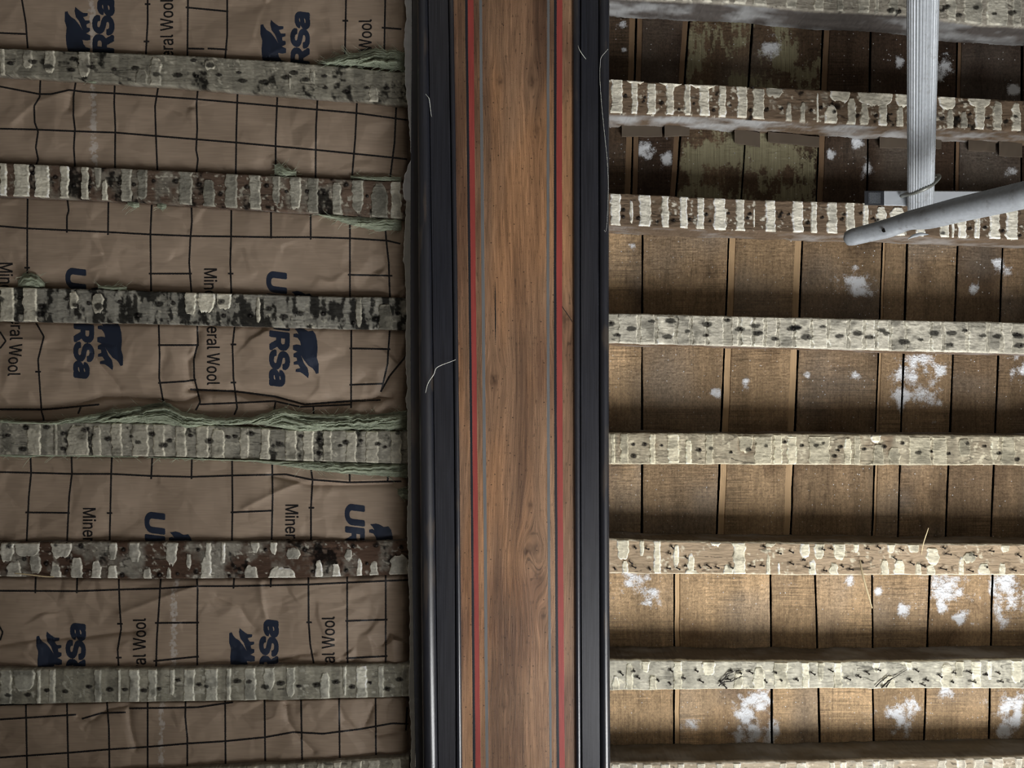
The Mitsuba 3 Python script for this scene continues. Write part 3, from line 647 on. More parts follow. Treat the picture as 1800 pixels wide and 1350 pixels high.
joist('pale limed joist with a branching black crack, lowest whole one on the boarded side', GR, R_TOP[6], R_BOT[6], XR0, XR1, dict(wood=(.30, .25, .19), film=(.45, .43, .35), cover=.93, bands=.22, lip=.8, side=.4, pale=(.74, .70, .54), nail=.011, spot=(3.2, 2.4), spot_k=.8), n_R[6],
      zs(ZR[4], [(38, 70, .5, 1, .9), (95, 128, .1, 1, .9), (165, 200, 0, .4, .95), (195, 230, .5, 1, .8), (300, 338, 0, 1, .8), (420, 482, 0, .5, .9), (560, 600, .3, 1, .8), (640, 690, .2, 1, .8), (730, 790, 0, 1, .8), (850, 882, 0, 1, .95), (918, 945, 0, .7, .9), (985, 1022, 0, 1, .85), (1150, 1182, 0, .4, .9), (1190, 1250, .5, 1, .75), (1290, 1322, 0, .3, 1), (1440, 1492, .1, 1, .9), (1500, 1540, 0, .6, .8), (1575, 1615, 0, 1), (1640, 1662, 0, .7, .9), (1745, 1790, 0, .8, .85)]), 27, D_BOARD - .001)
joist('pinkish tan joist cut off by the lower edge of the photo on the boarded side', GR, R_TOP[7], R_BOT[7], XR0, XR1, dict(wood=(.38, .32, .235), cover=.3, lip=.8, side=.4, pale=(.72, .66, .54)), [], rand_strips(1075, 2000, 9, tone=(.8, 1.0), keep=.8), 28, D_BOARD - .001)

# branching crack in the lowest joist
crack = [[(500, 490), (515, 470), (540, 455), (560, 450)], [(510, 485), (550, 480), (580, 465), (600, 458), (620, 460)], [(520, 470), (530, 450), (560, 437), (600, 432)], [(495, 500), (520, 480)],
         [(1165, 505), (1185, 485), (1210, 465), (1225, 450)], [(1190, 510), (1220, 480), (1260, 455), (1300, 430)], [(1210, 505), (1230, 480)]]
cm = []
for c_ in crack:
    q = resample(un(ZR[4], c_), 3)
    q[:, 1] += (nz(q[:, 0] * .4, 1, 5) - .5) * 4
    cm.append(tube(P(q[:, 0], q[:, 1], D_JOIST - .0045), np.linspace(.0015, .0005, len(q)), 6))
tag(put('crack', trimesh.util.concatenate(cm), 'm_nail', 'joist_013'), 'black branching crack')

# ------------------------------------------------------------------ wooden wedges above the second joist
def wedge(x0, x1, y0, y1, lift, skew, label):
    a, b = D_BOARD - .001, D_BOARD - .018 - lift
    ring = lambda x, dy, e: np.array([P(x, y0 + dy - 14, a), P(x, y1 + dy, a), P(x, y1 + dy - 1.5, b + e), P(x, y0 + dy - 14, b + e)])
    rings = np.stack([ring(x, skew * t + (rng.random() - .5) * 1.5, .006 * t) for x, t in zip(np.linspace(x0, x1, 6), np.linspace(0, 1, 6))])
    m = loft(rings)
    c = np.array((.105, .083, .062)) * (.6 + .7 * nz(m.vertices[:, 0] * 20, m.vertices[:, 1] * 400 + m.vertices[:, 2] * 300, 3))[:, None]
    tag(put('wooden_wedge', m, 'm_vertex', color=c), label, 'wedge', 'wedges between joist and boards')


wedge(1093, 1164, 228, 241, 0, 0, 'grey wooden wedge under the boards nearest the beam')
wedge(1168, 1212, 229, 241, .004, -2, 'small split wooden wedge, second from the beam')
wedge(1291, 1336, 240, 252, .004, 7, 'slanting wooden wedge, third from the beam')
wedge(1350, 1440, 246, 251, 0, 8, 'long thin wooden wedge, fourth from the beam')
wedge(1546, 1594, 250, 261, 0, 0, 'wooden wedge just left of the ribbed pole')
wedge(1644, 1655, 252, 262, 0, 0, 'tiny wooden wedge just right of the ribbed pole')
wedge(1702, 1750, 256, 266, .003, 2, 'wooden wedge with a pale edge between pole and frame edge')
wedge(1756, 1797, 262, 275, .006, 2, 'thick wooden wedge with a pale edge at the right end of the row')

# ------------------------------------------------------------------ the painted beam
B_Y = np.linspace(-70, 1420, 75)


def bx(a, b, c):
    q = np.polyfit([0, 675, 1350], [a, b, c], 2)
    return np.polyval(q, B_Y)


BEAM = thing('painted_beam', 'large boxed beam of varnished wood with red stripes and black mouldings', 'beam')


def beam_part(name, xl, xr, prof, bsdf, label=None, smooth=40, wav=0.0, back=None):
    """xl, xr: the edges in pixels at y = 0, 675, 1350, taken at the beam's soffit depth; prof: (share of the width, depth)."""
    l, r = bx(*xl), bx(*xr)
    if wav:
        l = l + (nz(B_Y * .02, xl[0], 3) - .5) * wav
        r = r + (nz(B_Y * .02, xr[0], 3) - .5) * wav
    rings = np.stack([P(l + (r - l) * s, B_Y, 1.785) * [1, 1, 0] + [0, 0, CAM_Z + d] for s, d in prof], 1)
    k = put(name, loft(rings), bsdf, BEAM, smooth=smooth)
    if label:
        tag(k, label)
    return k


def half_round(d0, h, n=14, back=1.83, lo=0.0, hi=1.0):
    a = np.linspace(np.pi, 0, n)
    return [(lo, back)] + [(lo + (hi - lo) * (.5 + .5 * math.cos(t)), d0 - h * math.sin(t)) for t in a] + [(hi, back)]


flatp = lambda d, back=1.83, c=.02: [(0, back), (0, d + .001), (c, d), (1 - c, d), (1, d + .001), (1, back)]
beam_part('core', (722, 724, 730), (1070, 1068, 1070), [(0, D_SLAB + .02), (0, 1.832), (1, 1.832), (1, D_SLAB + .02)], 'm_black', smooth=False)
beam_part('soffit_panel', (795, 804, 810), (1010, 1010, 1014), [(0, 1.83)] + [(s, 1.795) for s in np.linspace(0, 1, 9)] + [(1, 1.83)], 'm_panel', 'reddish brown varnished board', smooth=False)
beam_part('outer_fillet', (722, 719, 728), (736, 738, 745), flatp(1.812, 1.84), 'm_black', 'black outer fillet')
beam_part('roll_moulding', (733, 736, 743), (752, 761.5, 770), half_round(1.792, .016), 'm_black', 'black rounded moulding')
beam_part('fascia', (752.5, 762, 770.5), (787, 796.5, 800.5), flatp(1.786), 'm_fascia', 'black painted flat band')
beam_part('bead', (788, 797.5, 801.5), (797, 806, 812), half_round(1.792, .006), 'm_black', 'black bead')
beam_part('bead', (1007, 1009, 1012), (1020.5, 1020.5, 1022.5), half_round(1.792, .007), 'm_black', 'black bead')
beam_part('fascia', (1021.5, 1021, 1023.5), (1052, 1053, 1055), flatp(1.786), 'm_fascia', 'black painted flat band')
beam_part('roll_moulding', (1052.5, 1053.5, 1055.5), (1072, 1071, 1073.5), half_round(1.792, .013, back=1.88), 'm_black', 'black rounded moulding')
stripe = lambda n, a, b, m, lab, d=1.7944: beam_part(n, a, b, [(0, 1.797), (0, d), (1, d), (1, 1.797)], m, lab, smooth=False, wav=1.2)
stripe('black_stripe', (817, 825, 831), (821.5, 829, 835.5), 'm_ink', 'thin black painted line')
stripe('red_stripe', (821.5, 829, 835.5), (832, 837.5, 844.5), 'm_red', 'red painted line')
stripe('grey_stripe', (842, 847.5, 853.5), (847, 853, 858.5), 'm_grey', 'thin grey painted line')
stripe('grey_stripe', (962, 961.5, 966.5), (966.5, 966.5, 970.5), 'm_grey', 'thin grey painted line')
stripe('black_stripe', (974.5, 974.5, 979), (979, 979, 983.5), 'm_ink', 'thin black painted line')
stripe('red_stripe', (979, 979, 983.5), (989, 989, 993.5), 'm_red', 'red painted line')
# the split along the board
q = resample([(870, 492), (871, 560), (871, 612)], 4)
tag(put('split', tube(P(q[:, 0], q[:, 1], 1.7955), np.sin(np.linspace(.2, np.pi - .1, len(q))) * .0016 + .0002, 6), 'm_nail', BEAM), 'narrow dark split in the board')
q = resample([(978, 528), (984, 532), (992, 545), (1000, 556), (1006, 566)], 3)
tag(put('split', tube(P(q[:, 0], q[:, 1], 1.7955), .0011, 6), 'm_nail', BEAM), 'slanting dark split in the board')

# torn plaster edge along the beam
pe_l = [(-70, 712), (0, 712), (33, 714), (50, 711.5), (83, 710), (100, 712), (137, 711), (173, 715), (213, 719), (253, 721), (283, 722.5), (293, 716), (310, 711), (327, 708), (350, 710), (354, 714), (420, 710.5), (460, 709), (470, 712), (500, 713), (560, 714.5), (590, 712.5), (615, 714), (640, 712.5), (683, 715.5), (700, 713), (716, 715), (750, 716),
        (800, 716.5), (850, 717.5), (900, 716), (933, 715), (990, 718.5), (1010, 716), (1033, 719), (1133, 720.5), (1200, 718.5), (1233, 719), (1266, 721.5), (1300, 722.5), (1360, 722), (1420, 722)]
yy = np.arange(-70, 1420, 2.5)
ll = np.interp(yy, *np.array(pe_l).T) + (nz(yy * .14, 2, 8, 4) - .5) * 5
rr = np.maximum(np.interp(yy, [-70, 0, 675, 1350, 1420], [724, 724, 722, 730, 731]), ll + 3)
rings = np.stack([P(ll + 2, yy, 1.8885), P(ll, yy, 1.880), P(ll + 1.2, yy, 1.873), P(rr, yy, 1.871), P(rr, yy, 1.8885)], 1)
m = loft(rings)
cc = np.array((.80, .82, .84)) * (.75 + .4 * nz(m.vertices[:, 0] * 90, m.vertices[:, 1] * 90, 5))[:, None]
low = np.clip((m.vertices[:, 1] - P(0, 352, 1.875)[1]) / .004, 0, 1)[:, None]
cc = cc * (1 - low) + cc * np.array((.72, .70, .64)) * low
tag(put('plaster_edge', m, 'm_vertex', color=cc), 'jagged white edge of torn plaster along the left side of the beam', 'plaster')

# ------------------------------------------------------------------ insulation with printed kraft facing
UP = 1.908


class Bay:
    def __init__(self, label, top, bot, seed, folds=(), amp=.75, sag=.006):
        self.key = thing('insulation_batt', label, 'insulation')
        self.tf, self.bf = poly(top), poly(bot)
        x0, x1 = -215.0, 722.0
        self.nu, self.nv = int((x1 - x0) / 2.3), 96
        self.x0, self.x1 = x0, x1
        u, v = np.linspace(x0, x1, self.nu), np.linspace(0, 1, self.nv)
        U = np.repeat(u[:, None], self.nv, 1)
        Ypx = self.tf(U) + (self.bf(U) - self.tf(U)) * v
        r = np.random.default_rng(seed)

        def crumple(n, a):
            pts = np.stack([r.uniform(x0 - 60, x1 + 60, n), r.uniform(Ypx.min() - 60, Ypx.max() + 60, n)], 1)
            box_ = np.array([(x0 - 99, Ypx.min() - 99), (x1 + 99, Ypx.min() - 99), (x0 - 99, Ypx.max() + 99), (x1 + 99, Ypx.max() + 99)])
            f = LinearNDInterpolator(np.vstack([pts, box_]), np.r_[r.uniform(-a, a, n), 0, 0, 0, 0])
            return f(U + (nz(U * .02, Ypx * .02, seed) - .5) * 26, Ypx + (nz(U * .02, Ypx * .02, seed + 1) - .5) * 26)
        local = .35 + 1.1 * np.clip((nz(U * .006, Ypx * .008, seed + 5) - .3) * 2, 0, 1)
        local *= 1 + .7 * np.clip((U - 600) / 110, 0, 1)
        d = crumple(70, .0095) * local + crumple(460, .0066) * local ** 1.5 + crumple(1800, .0011) * local
        d *= amp
        for pts, depth, width in folds:
            q = resample(pts, 4)
            dist = np.min(np.hypot(U[..., None] - q[None, None, :, 0], Ypx[..., None] - q[None, None, :, 1]), -1)
            d += depth * np.exp(-dist / width)
        d = gaussian_filter(d, .5)
        e = np.minimum(v, 1 - v)
        d += UP - sag * (1 - np.clip(1 - e / .35, 0, 1) ** 2) + .5 * sag + .008 * np.clip(1 - e / .05, 0, 1) ** 1.5
        d += .02 * np.clip((U - 706) / 14, 0, 1) ** 2
        self.D = d
        pts = P(U, Ypx, d)
        n0 = len(pts.reshape(-1, 3))
        put('paper_facing', grid(pts), 'm_kraft', self.key, smooth=True)
        # the wool body above the paper
        rim = [P(u, self.tf(u), d.max(1) + .006), P(u, self.bf(u), d.max(1) + .006), P(u, self.bf(u), D_SLAB + .028), P(u, self.tf(u), D_SLAB + .028)]
        body = loft(np.stack(rim, 1)[::8])
        put('wool_body', body, 'm_wool', self.key, color=np.tile([[.22, .26, .19]], (len(body.vertices), 1)))

    def depth_at(self, px, py):
        v = (py - self.tf(px)) / (self.bf(px) - self.tf(px))
        return map_coordinates(self.D, [(px - self.x0) / (self.x1 - self.x0) * (self.nu - 1), v * (self.nv - 1)], order=1, mode='nearest'), v

    def drape(self, tri, name, bsdf, lift=.0007, label=None):
        """tri: a flat trimesh in pixels; it is laid on the paper and cut where the paper ends."""
        v, f = trimesh.remesh.subdivide_to_size(tri.vertices, tri.faces, 5.0, max_iter=12)
        d, t = self.depth_at(v[:, 0], v[:, 1])
        keep = np.all((t[f] > .0) & (t[f] < 1), 1)
        if keep.sum() < 2:
            return
        m = trimesh.Trimesh(P(v[:, 0], v[:, 1], d - lift), f[keep], process=False)
        m.remove_unreferenced_vertices()
        k = put(name, m, bsdf, self.key)
        if label:
            tag(k, label)

    def lines(self, view, lines, w=1.45):
        parts = []
        for l in lines:
            q = resample(un(view, l), 3.0)
            t = np.gradient(q, axis=0)
            t /= np.linalg.norm(t, axis=1, keepdims=True)
            nrm = np.stack([-t[:, 1], t[:, 0]], 1)
            g = np.stack([q - nrm * w, q + nrm * w], 1)
            parts.append(trimesh.Trimesh(np.c_[g.reshape(-1, 2), np.zeros(len(q) * 2)], grid_faces(len(q), 2), process=False))
        for m in parts:
            self.drape(m, 'printed_line', 'm_print_black', .0010, 'thin black printed line')

    def text(self, s, base, start, length, cap, up, bold=False, shear=0.0, blue=False, slant=0.0):
        m = meshkit.text_mesh(s, 1.0, depth=.01, bold=bold)
        m = trimesh.Trimesh(m.vertices, m.faces[(m.face_normals[:, 2] < -.5)], process=False)
        m.remove_unreferenced_vertices()
        if True:
            q = union_all([Polygon(m.vertices[t][:, :2]) for t in m.faces]).buffer(.05 if bold else .014, join_style='mitre').buffer(0)
            ts = [trimesh.creation.triangulate_polygon(g, engine='earcut') for g in getattr(q, 'geoms', [q])]
            m = trimesh.util.concatenate([trimesh.Trimesh(np.c_[v_, v_[:, 0] * 0], f_, process=False) for v_, f_ in ts])
        tx, ty = m.vertices[:, 0].copy(), m.vertices[:, 1].copy()
        tx -= tx.min()
        tx *= length / tx.max()
        ty *= cap
        tx += shear * ty
        ty += slant * tx
        px, py = (base - ty, start - tx) if up else (base + ty, start + tx)
        self.drape(trimesh.Trimesh(np.c_[px, py, px * 0], m.faces, process=False), 'printed_lettering', 'm_print_blue' if blue else 'm_print_black', .0009, 'dark blue printed lettering' if blue else 'black printed lettering')

    def bear(self, base, start, up):
        big = [(285, 103), (322, 98), (345, 104), (372, 120), (400, 115), (418, 138), (428, 180), (431, 230), (426, 285), (438, 325), (437, 385), (421, 389), (414, 372), (398, 352), (374, 338), (348, 306), (326, 272), (300, 247), (276, 236), (276, 208), (300, 203), (326, 208), (320, 182), (304, 160), (279, 155), (279, 137), (300, 132), (312, 140), (300, 118)]
        cub = [(279, 262), (300, 250), (318, 258), (332, 285), (345, 322), (368, 352), (376, 392), (371, 416), (358, 404), (338, 388), (322, 378), (292, 376), (294, 360), (322, 352), (308, 330), (280, 330), (280, 314), (302, 306), (298, 286), (279, 282)]
        cut = [[(276, 216), (300, 214), (318, 225), (300, 226)], [(322, 205), (330, 205), (322, 178), (312, 165)]]
        ms = []
        for pg in (big, cub):
            q = Polygon(pg).buffer(0)
            for g in getattr(q, 'geoms', [q]):
                v, f = trimesh.creation.triangulate_polygon(g, engine='earcut')
                a, b = (v[:, 1] - 100) / 3.6, (v[:, 0] - 135) / 3.6
                px, py = (base - b, start - a) if up else (base + b, start + a)
                ms.append(trimesh.Trimesh(np.c_[px, py, px * 0], f, process=False))
        self.drape(trimesh.util.concatenate(ms), 'printed_emblem', 'm_print_blue', .0009, 'dark blue printed emblem of a large and a small bear')

    def brand(self, base, start, up, cap=31):
        self.text('URSa', base, start, 137, cap, up, bold=True, shear=.12, blue=True)
        self.bear(base, start - 36 if up else start + 36, up)


def shift(pts, dy):
    return [(x, y + dy) for x, y in pts]


def tick(x, y):
    return [(x - 12, y), (x + 12, y)]


b0 = Bay('kraft-faced insulation with upward reading blue print, at the top of the photo', [(-215, -110), (722, -70)], shift(L_TOP[1], 3), 101)
b0.lines(ZL[1], [[(60, -150), (95, 0), (112, 100), (120, 210)], [(640, -150), (640, 100), (632, 240)], tick(640, 18), tick(635, 180), [(815, -150), (815, 0), (812, 250)], [(985, -150), (985, 150), (975, 265)], [(805, 32), (990, 50)], [(810, 210), (885, 212)], [(900, 210), (985, 215)],
                 [(1500, -150), (1500, 0), (1495, 255)], tick(1497, 90), [(1675, -150), (1670, 0), (1665, 260)], [(1655, 120), (1740, 126)], [(-300, 140), (0, 143), (118, 148)]])
b0.text('Mineral Wool', 304, 140, 142, 22, True)
b0.text('Mineral Wool', 653, 176, 142, 22, True)
b0.brand(198, 136, True, 33)
b0.brand(542, 159, True, 29)
b1 = Bay('plain gridded kraft insulation with a dusty white streak, second strip from the top', shift(L_BOT[1], -3), shift(L_TOP[2], 3), 102,
         folds=[([(110, 145), (125, 165), (122, 190)], .010, 5), ([(20, 215), (60, 180), (120, 160)], -.006, 9)], amp=.6)
b1.lines(ZL[1], [[(-200, 340), (-205, 700)], [(-30, 340), (-22, 700)], [(175, 345), (172, 420), (148, 460), (150, 530), (165, 570), (155, 640), (165, 690), (155, 720)], [(330, 345), (318, 420), (318, 500), (325, 560), (320, 640), (325, 725)], [(498, 345), (495, 450), (500, 550), (498, 735)], [(687, 370), (672, 460), (675, 560), (682, 740)],
                 [(858, 380), (852, 450), (855, 560), (850, 650), (858, 690), (850, 755)], [(1030, 390), (1025, 550), (1022, 760)], [(1203, 400), (1195, 600), (1195, 765)], [(1377, 415), (1370, 550), (1368, 775)], [(1548, 430), (1540, 600), (1525, 780)], [(1718, 450), (1710, 620), (1690, 780)],
                 [(-400, 340), (0, 375), (170, 408), (220, 408), (300, 390), (360, 398), (500, 405), (850, 430), (1200, 460), (1540, 490), (1765, 520)], [(-400, 550), (0, 558), (160, 562), (350, 570), (500, 575), (680, 590), (1020, 618), (1370, 650), (1720, 685), (1765, 690)]])
b2 = Bay('kraft insulation with downward blue print above the soot-stained joist', shift(L_BOT[2], -3), shift(L_TOP[3], 3), 103)
b2.lines(ZL[2], [[(-180, 20), (-180, 420)], [(120, 15), (118, 150), (118, 400)], tick(118, 322), [(292, 25), (298, 75), (290, 100), (290, 170)], [(470, 35), (468, 180)], [(658, 45), (652, 175), (655, 425)], [(830, 55), (832, 120), (825, 200), (820, 300), (830, 435)], [(1003, 60), (1002, 185), (998, 300), (1003, 440)], tick(1000, 348),
                 [(1175, 65), (1175, 195)], [(1347, 85), (1347, 200)], [(1517, 115), (1517, 450)], [(1668, 120), (1675, 210), (1685, 300), (1690, 450)], [(-400, 138), (0, 142), (120, 152), (290, 160), (470, 168), (650, 178), (830, 185), (1000, 187), (1170, 190), (1345, 190), (1520, 195), (1680, 205), (1735, 218)], [(645, 348), (832, 348)], [(1508, 353), (1700, 357)]])
b2.text('Mineral Wool', 0, 462, 142, 22, False)
b2.text('Mineral Wool', 359, 472, 142, 22, False)
b2.brand(118, 470, False)
b2.brand(471, 476, False)
b3 = Bay('crumpled kraft insulation with two whole bear emblems, middle of the left side', shift(L_BOT[3], -3), shift(L_TOP[4], 3), 104,
         folds=[(un(ZL[2], [(0, 935), (180, 935), (330, 915), (450, 880), (560, 880), (700, 900), (800, 900), (860, 880)]), .022, 5), (un(ZL[2], [(820, 850), (1020, 858), (1190, 880), (1330, 912), (1520, 900), (1700, 880)]), .022, 5),
                (un(ZL[2], [(860, 600), (850, 690), (815, 730), (820, 800), (850, 850)]), .012, 7), (un(ZL[2], [(400, 690), (450, 760), (520, 840)]), .009, 6), (un(ZL[2], [(0, 610), (100, 635), (190, 640)]), -.008, 8), (un(ZL[2], [(1760, 700), (1690, 780), (1640, 880)]), .014, 7)], amp=.9, sag=.010)
b3.lines(ZL[2], [[(-160, 560), (-170, 900)], [(150, 550), (190, 620), (165, 720), (170, 800), (180, 945), (190, 980), (175, 1010)], tick(165, 773), [(688, 565), (692, 700), (690, 800), (708, 905)], [(855, 568), (858, 650), (840, 720), (842, 800), (868, 905), (848, 940)], [(1018, 572), (1008, 660), (1012, 800), (1028, 930), (1015, 960)], tick(1012, 655), tick(1012, 820),
                 [(1523, 585), (1522, 930)], [(1690, 590), (1682, 700), (1680, 740), (1655, 850)], [(685, 658), (862, 658)], [(685, 822), (800, 815), (850, 808)], [(1515, 672), (1692, 675)], [(1515, 830), (1660, 825)], [(825, 850), (1020, 858), (1190, 880), (1320, 915), (1520, 900), (1650, 895)],
                 [(0, 936), (180, 937), (250, 932), (350, 922), (430, 915)], [(350, 925), (338, 955)], [(1195, 900), (1188, 940)], [(1358, 925), (1360, 960)], [(860, 915), (1030, 908), (1190, 900), (1300, 925), (1520, 915)], [(0, 600), (25, 640), (0, 672)], [(1760, 705), (1690, 790), (1650, 860)]])
b3.text('Mineral Wool', 22, 519, 142, 22, False, slant=-.06)
b3.text('Mineral Wool', 364, 535, 142, 22, False)
b3.brand(132, 527, False)
b3.brand(476, 541, False)
b4 = Bay('kraft insulation with half hidden blue print below the grey limed joist', shift(L_BOT[4], -3), shift(L_TOP[5], 3), 105,
         folds=[(un(ZL[3], [(1060, 500), (1200, 430), (1300, 390), (1380, 375), (1550, 385), (1740, 370)]), -.010, 8), (un(ZL[3], [(1180, 360), (1350, 400), (1500, 400), (1700, 395)]), .014, 6)], amp=.7)
b4.lines(ZL[3], [[(-180, 270), (-190, 640)], [(132, 272), (135, 350), (125, 450), (115, 655)], [(310, 275), (312, 350), (300, 450), (290, 655)], [(485, 278), (482, 350), (475, 655)], tick(475, 523), [(660, 283), (655, 375)], [(832, 286), (830, 375)], [(1006, 292), (1008, 500), (1005, 660)], [(1180, 305), (1182, 450), (1177, 660)], [(1348, 330), (1355, 380), (1348, 500), (1348, 655)],
                 tick(1350, 500), [(1516, 350), (1516, 388)], [(1682, 360), (1680, 388)], [(-400, 340), (0, 345), (130, 348), (310, 353), (480, 353), (655, 362), (830, 366), (1005, 360), (1240, 355), (1350, 378), (1510, 390), (1740, 385)], [(110, 520), (303, 522)], [(1000, 520), (1185, 512)]])
b4.text('Mineral Wool', 146, 893, 142, 22, False)
b4.text('Mineral Wool', 502, 887, 142, 22, False)
b4.brand(257, 899, False)
b4.brand(609, 885, False, 30)
b5 = Bay('kraft insulation with upward blue print under the dark brown joist', shift(L_BOT[5], -3), shift(L_TOP[6], 3), 106,
         folds=[(un(ZL[4], [(0, 330), (160, 305), (360, 295), (510, 275), (620, 268)]), .013, 5), (un(ZL[4], [(520, 195), (640, 150), (760, 105), (850, 75)]), -.010, 8), (un(ZL[4], [(940, 120), (1040, 165), (1080, 230), (1110, 260)]), .009, 7), (un(ZL[4], [(1215, 400), (1300, 370), (1360, 365)]), .012, 5), (un(ZL[4], [(1130, 60), (1135, 140), (1150, 210)]), -.008, 6)], amp=.7)
b5.lines(ZL[4], [[(-190, 40), (-195, 440)], [(155, 30), (153, 105)], [(335, 35), (333, 105)], [(515, 35), (518, 150), (525, 260), (510, 350), (515, 440)], tick(520, 238), tick(515, 385), [(697, 40), (690, 150), (680, 300), (676, 445)], [(853, 40), (857, 90), (855, 200), (855, 440)], [(1015, 40), (1012, 85)], [(1175, 32), (1173, 80)], [(1337, 28), (1338, 230), (1345, 330), (1362, 420)], tick(1340, 232),
                 [(1505, 22), (1505, 250), (1507, 425)], [(1672, 18), (1672, 425)], [(-400, 92), (0, 95), (330, 97), (520, 90), (700, 85), (860, 75), (1015, 75), (1340, 68), (1500, 60), (1770, 48)], [(672, 235), (862, 233)], [(665, 400), (862, 380)], [(1498, 226), (1680, 220)], [(1500, 388), (1680, 378)], [(-5, 245), (12, 275), (0, 310)]])
b5.text('Mineral Wool', 256, 1229, 142, 22, True)
b5.text('Mineral Wool', 588, 1226, 142, 22, True)
b5.brand(148, 1234, True, 30)
b5.brand(487, 1228, True, 29)
b6 = Bay('plain gridded kraft insulation at the lower left corner of the photo', shift(L_BOT[6], -3), shift(L_TOP[7], 4), 107,
         folds=[(un(ZL[4], [(340, 640), (390, 660), (470, 605), (560, 590), (565, 680), (590, 780)]), .010, 5), (un(ZL[4], [(1240, 590), (1250, 660), (1290, 720), (1360, 790)]), .012, 6), (un(ZL[4], [(1620, 590), (1580, 680), (1640, 720), (1760, 700)]), .012, 6)], amp=.85)
b6.lines(ZL[4], [[(-190, 600), (-195, 900)], [(112, 580), (118, 900)], [(290, 573), (297, 900)], [(463, 568), (472, 690), (475, 890)], [(640, 570), (640, 880)], [(805, 565), (803, 640), (812, 730), (812, 875)], [(976, 562), (978, 870)], [(1147, 560), (1150, 860)], [(1305, 560), (1310, 850)], [(1470, 560), (1473, 845)], [(1628, 560), (1630, 840)], [(1765, 600), (1760, 700)],
                 [(-400, 690), (0, 653), (330, 632)], [(355, 650), (440, 625), (545, 622)], [(560, 605), (770, 602), (860, 600), (975, 583), (1010, 578)], [(-400, 850), (0, 818), (290, 798), (470, 783), (640, 772), (805, 758), (980, 747), (1150, 730), (1270, 708), (1400, 715), (1560, 695), (1700, 670), (1770, 672)], [(0, 590), (185, 582)]], 1.45)


# green mineral wool pushing out beside the joists
def wool(bay, view, top, bot, d0, bulge, seed, name='wool_edge', fibres=60):
    t, b = un(view, top), un(view, bot)
    x0, x1 = max(t[0, 0], b[0, 0]), min(t[-1, 0], b[-1, 0])
    n, m = max(12, int((x1 - x0) / 1.7)), 26
    u, v = np.linspace(x0, x1, n), np.linspace(0, 1, m)
    T_, B_ = np.interp(u, t[:, 0], t[:, 1]), np.interp(u, b[:, 0], b[:, 1])
    T_ = T_ + (nz(u * .10, seed, 5, 4) - .5) * np.clip((B_ - T_) * .5, 0, 8)
    B_ = B_ + (nz(u * .10, seed + 3, 6, 4) - .5) * np.clip((B_ - T_) * .4, 0, 6)
    U = np.repeat(u[:, None], m, 1)
    Y = T_[:, None] + (B_ - T_)[:, None] * v
    w = (B_ - T_)[:, None] / 24
    lay = nz(U * .022 + 2.2 * nz(U * .01, 1, seed + 4), v[None] * 7 * np.clip(w, .3, 1.5) + .012 * U + 1.5 * nz(U * .015, 4, seed + 5), seed, 4)
    fi = nz(U * .12, Y * .9 + .3 * U * 0, seed + 1, 3)
    env = np.sin(np.pi * np.clip(v, 0, 1))[None] ** .5
    tap = np.clip(np.minimum(u - x0, x1 - u) / 14, 0, 1)[:, None]
    d = d0 - (bulge * env * (.1 + 1.7 * lay) + .004 * (fi - .5)) * tap
    front = P(U, Y, d)
    back = P(U, Y, np.maximum(d, d0) + .012)
    rings = np.concatenate([front, back[:, ::-1]], 1)
    mesh = loft(rings)
    k = (-.10 + 1.9 * lay + .8 * (fi - .5))
    c = np.array((.30, .335, .25)) * k[..., None] + np.array((.05, .05, .03)) * (nz(U * .3, Y * .3, seed + 7)[..., None] - .3)
    cc = np.concatenate([c, c[:, ::-1]], 1).reshape(-1, 3)
    key = put(name, mesh, 'm_wool', bay.key, color=np.clip(np.vstack([cc, c[0].mean(0), c[-1].mean(0)]), .02, .6))
    tag(key, 'greenish mineral wool showing at the edge')
    r = random.Random(seed)
    fs = []
    for _ in range(fibres):
        i, j = r.randrange(n), r.choice((0, 1, m - 2, m - 1, r.randrange(m)))
        p0 = front[i, j]
        a = r.uniform(-.5, .5) + (0 if r.random() < .5 else math.pi)
        L = r.uniform(.006, .022)
        dirv = np.array([math.cos(a), math.sin(a) * .7 + (-.5 if j < 2 else .5 if j > m - 3 else 0), -r.uniform(0, .35)])
        bend = np.array([0, r.uniform(-.5, .5), r.uniform(-.2, .2)])
        fs.append(tube([p0 + dirv * L * s + bend * L * s * s for s in (0, .35, .7, 1)], [.0004, .00035, .0003, .0002], 3))
    if fs:
        fm = trimesh.util.concatenate(fs)
        k2 = put('fibres', fm, 'm_wool', key, color=np.tile([[.40, .45, .34]], (len(fm.vertices), 1)))
        tag(k2, kind='stuff')


wool(b3, ZL[3], [(-300, 135), (0, 118), (200, 130), (350, 105), (450, 80), (600, 60), (715, 38), (800, 85), (950, 110), (1100, 105), (1220, 65), (1350, 95), (1500, 92), (1640, 92), (1765, 80)], [(-300, 145), (0, 132), (250, 140), (500, 128), (700, 138), (800, 158), (900, 142), (1100, 137), (1200, 152), (1300, 175), (1400, 168), (1600, 160), (1765, 165)], 1.902, .026, 301, fibres=260)
wool(b4, ZL[3], [(640, 278), (800, 282), (1000, 288), (1300, 298), (1500, 302), (1765, 305)], [(640, 282), (900, 292), (1100, 300), (1300, 328), (1450, 347), (1600, 358), (1765, 368)], 1.903, .018, 302, fibres=120)
wool(b4, ZL[3], [(0, 266), (180, 268), (430, 270), (600, 276)], [(0, 276), (100, 282), (180, 276), (430, 279), (600, 281)], 1.897, .006, 303, 'wool_tuft', 40)
wool(b2, ZL[2], [(1370, 86), (1500, 98), (1640, 104), (1740, 108)], [(1370, 90), (1450, 112), (1540, 142), (1640, 165), (1740, 158)], 1.903, .016, 304, fibres=60)
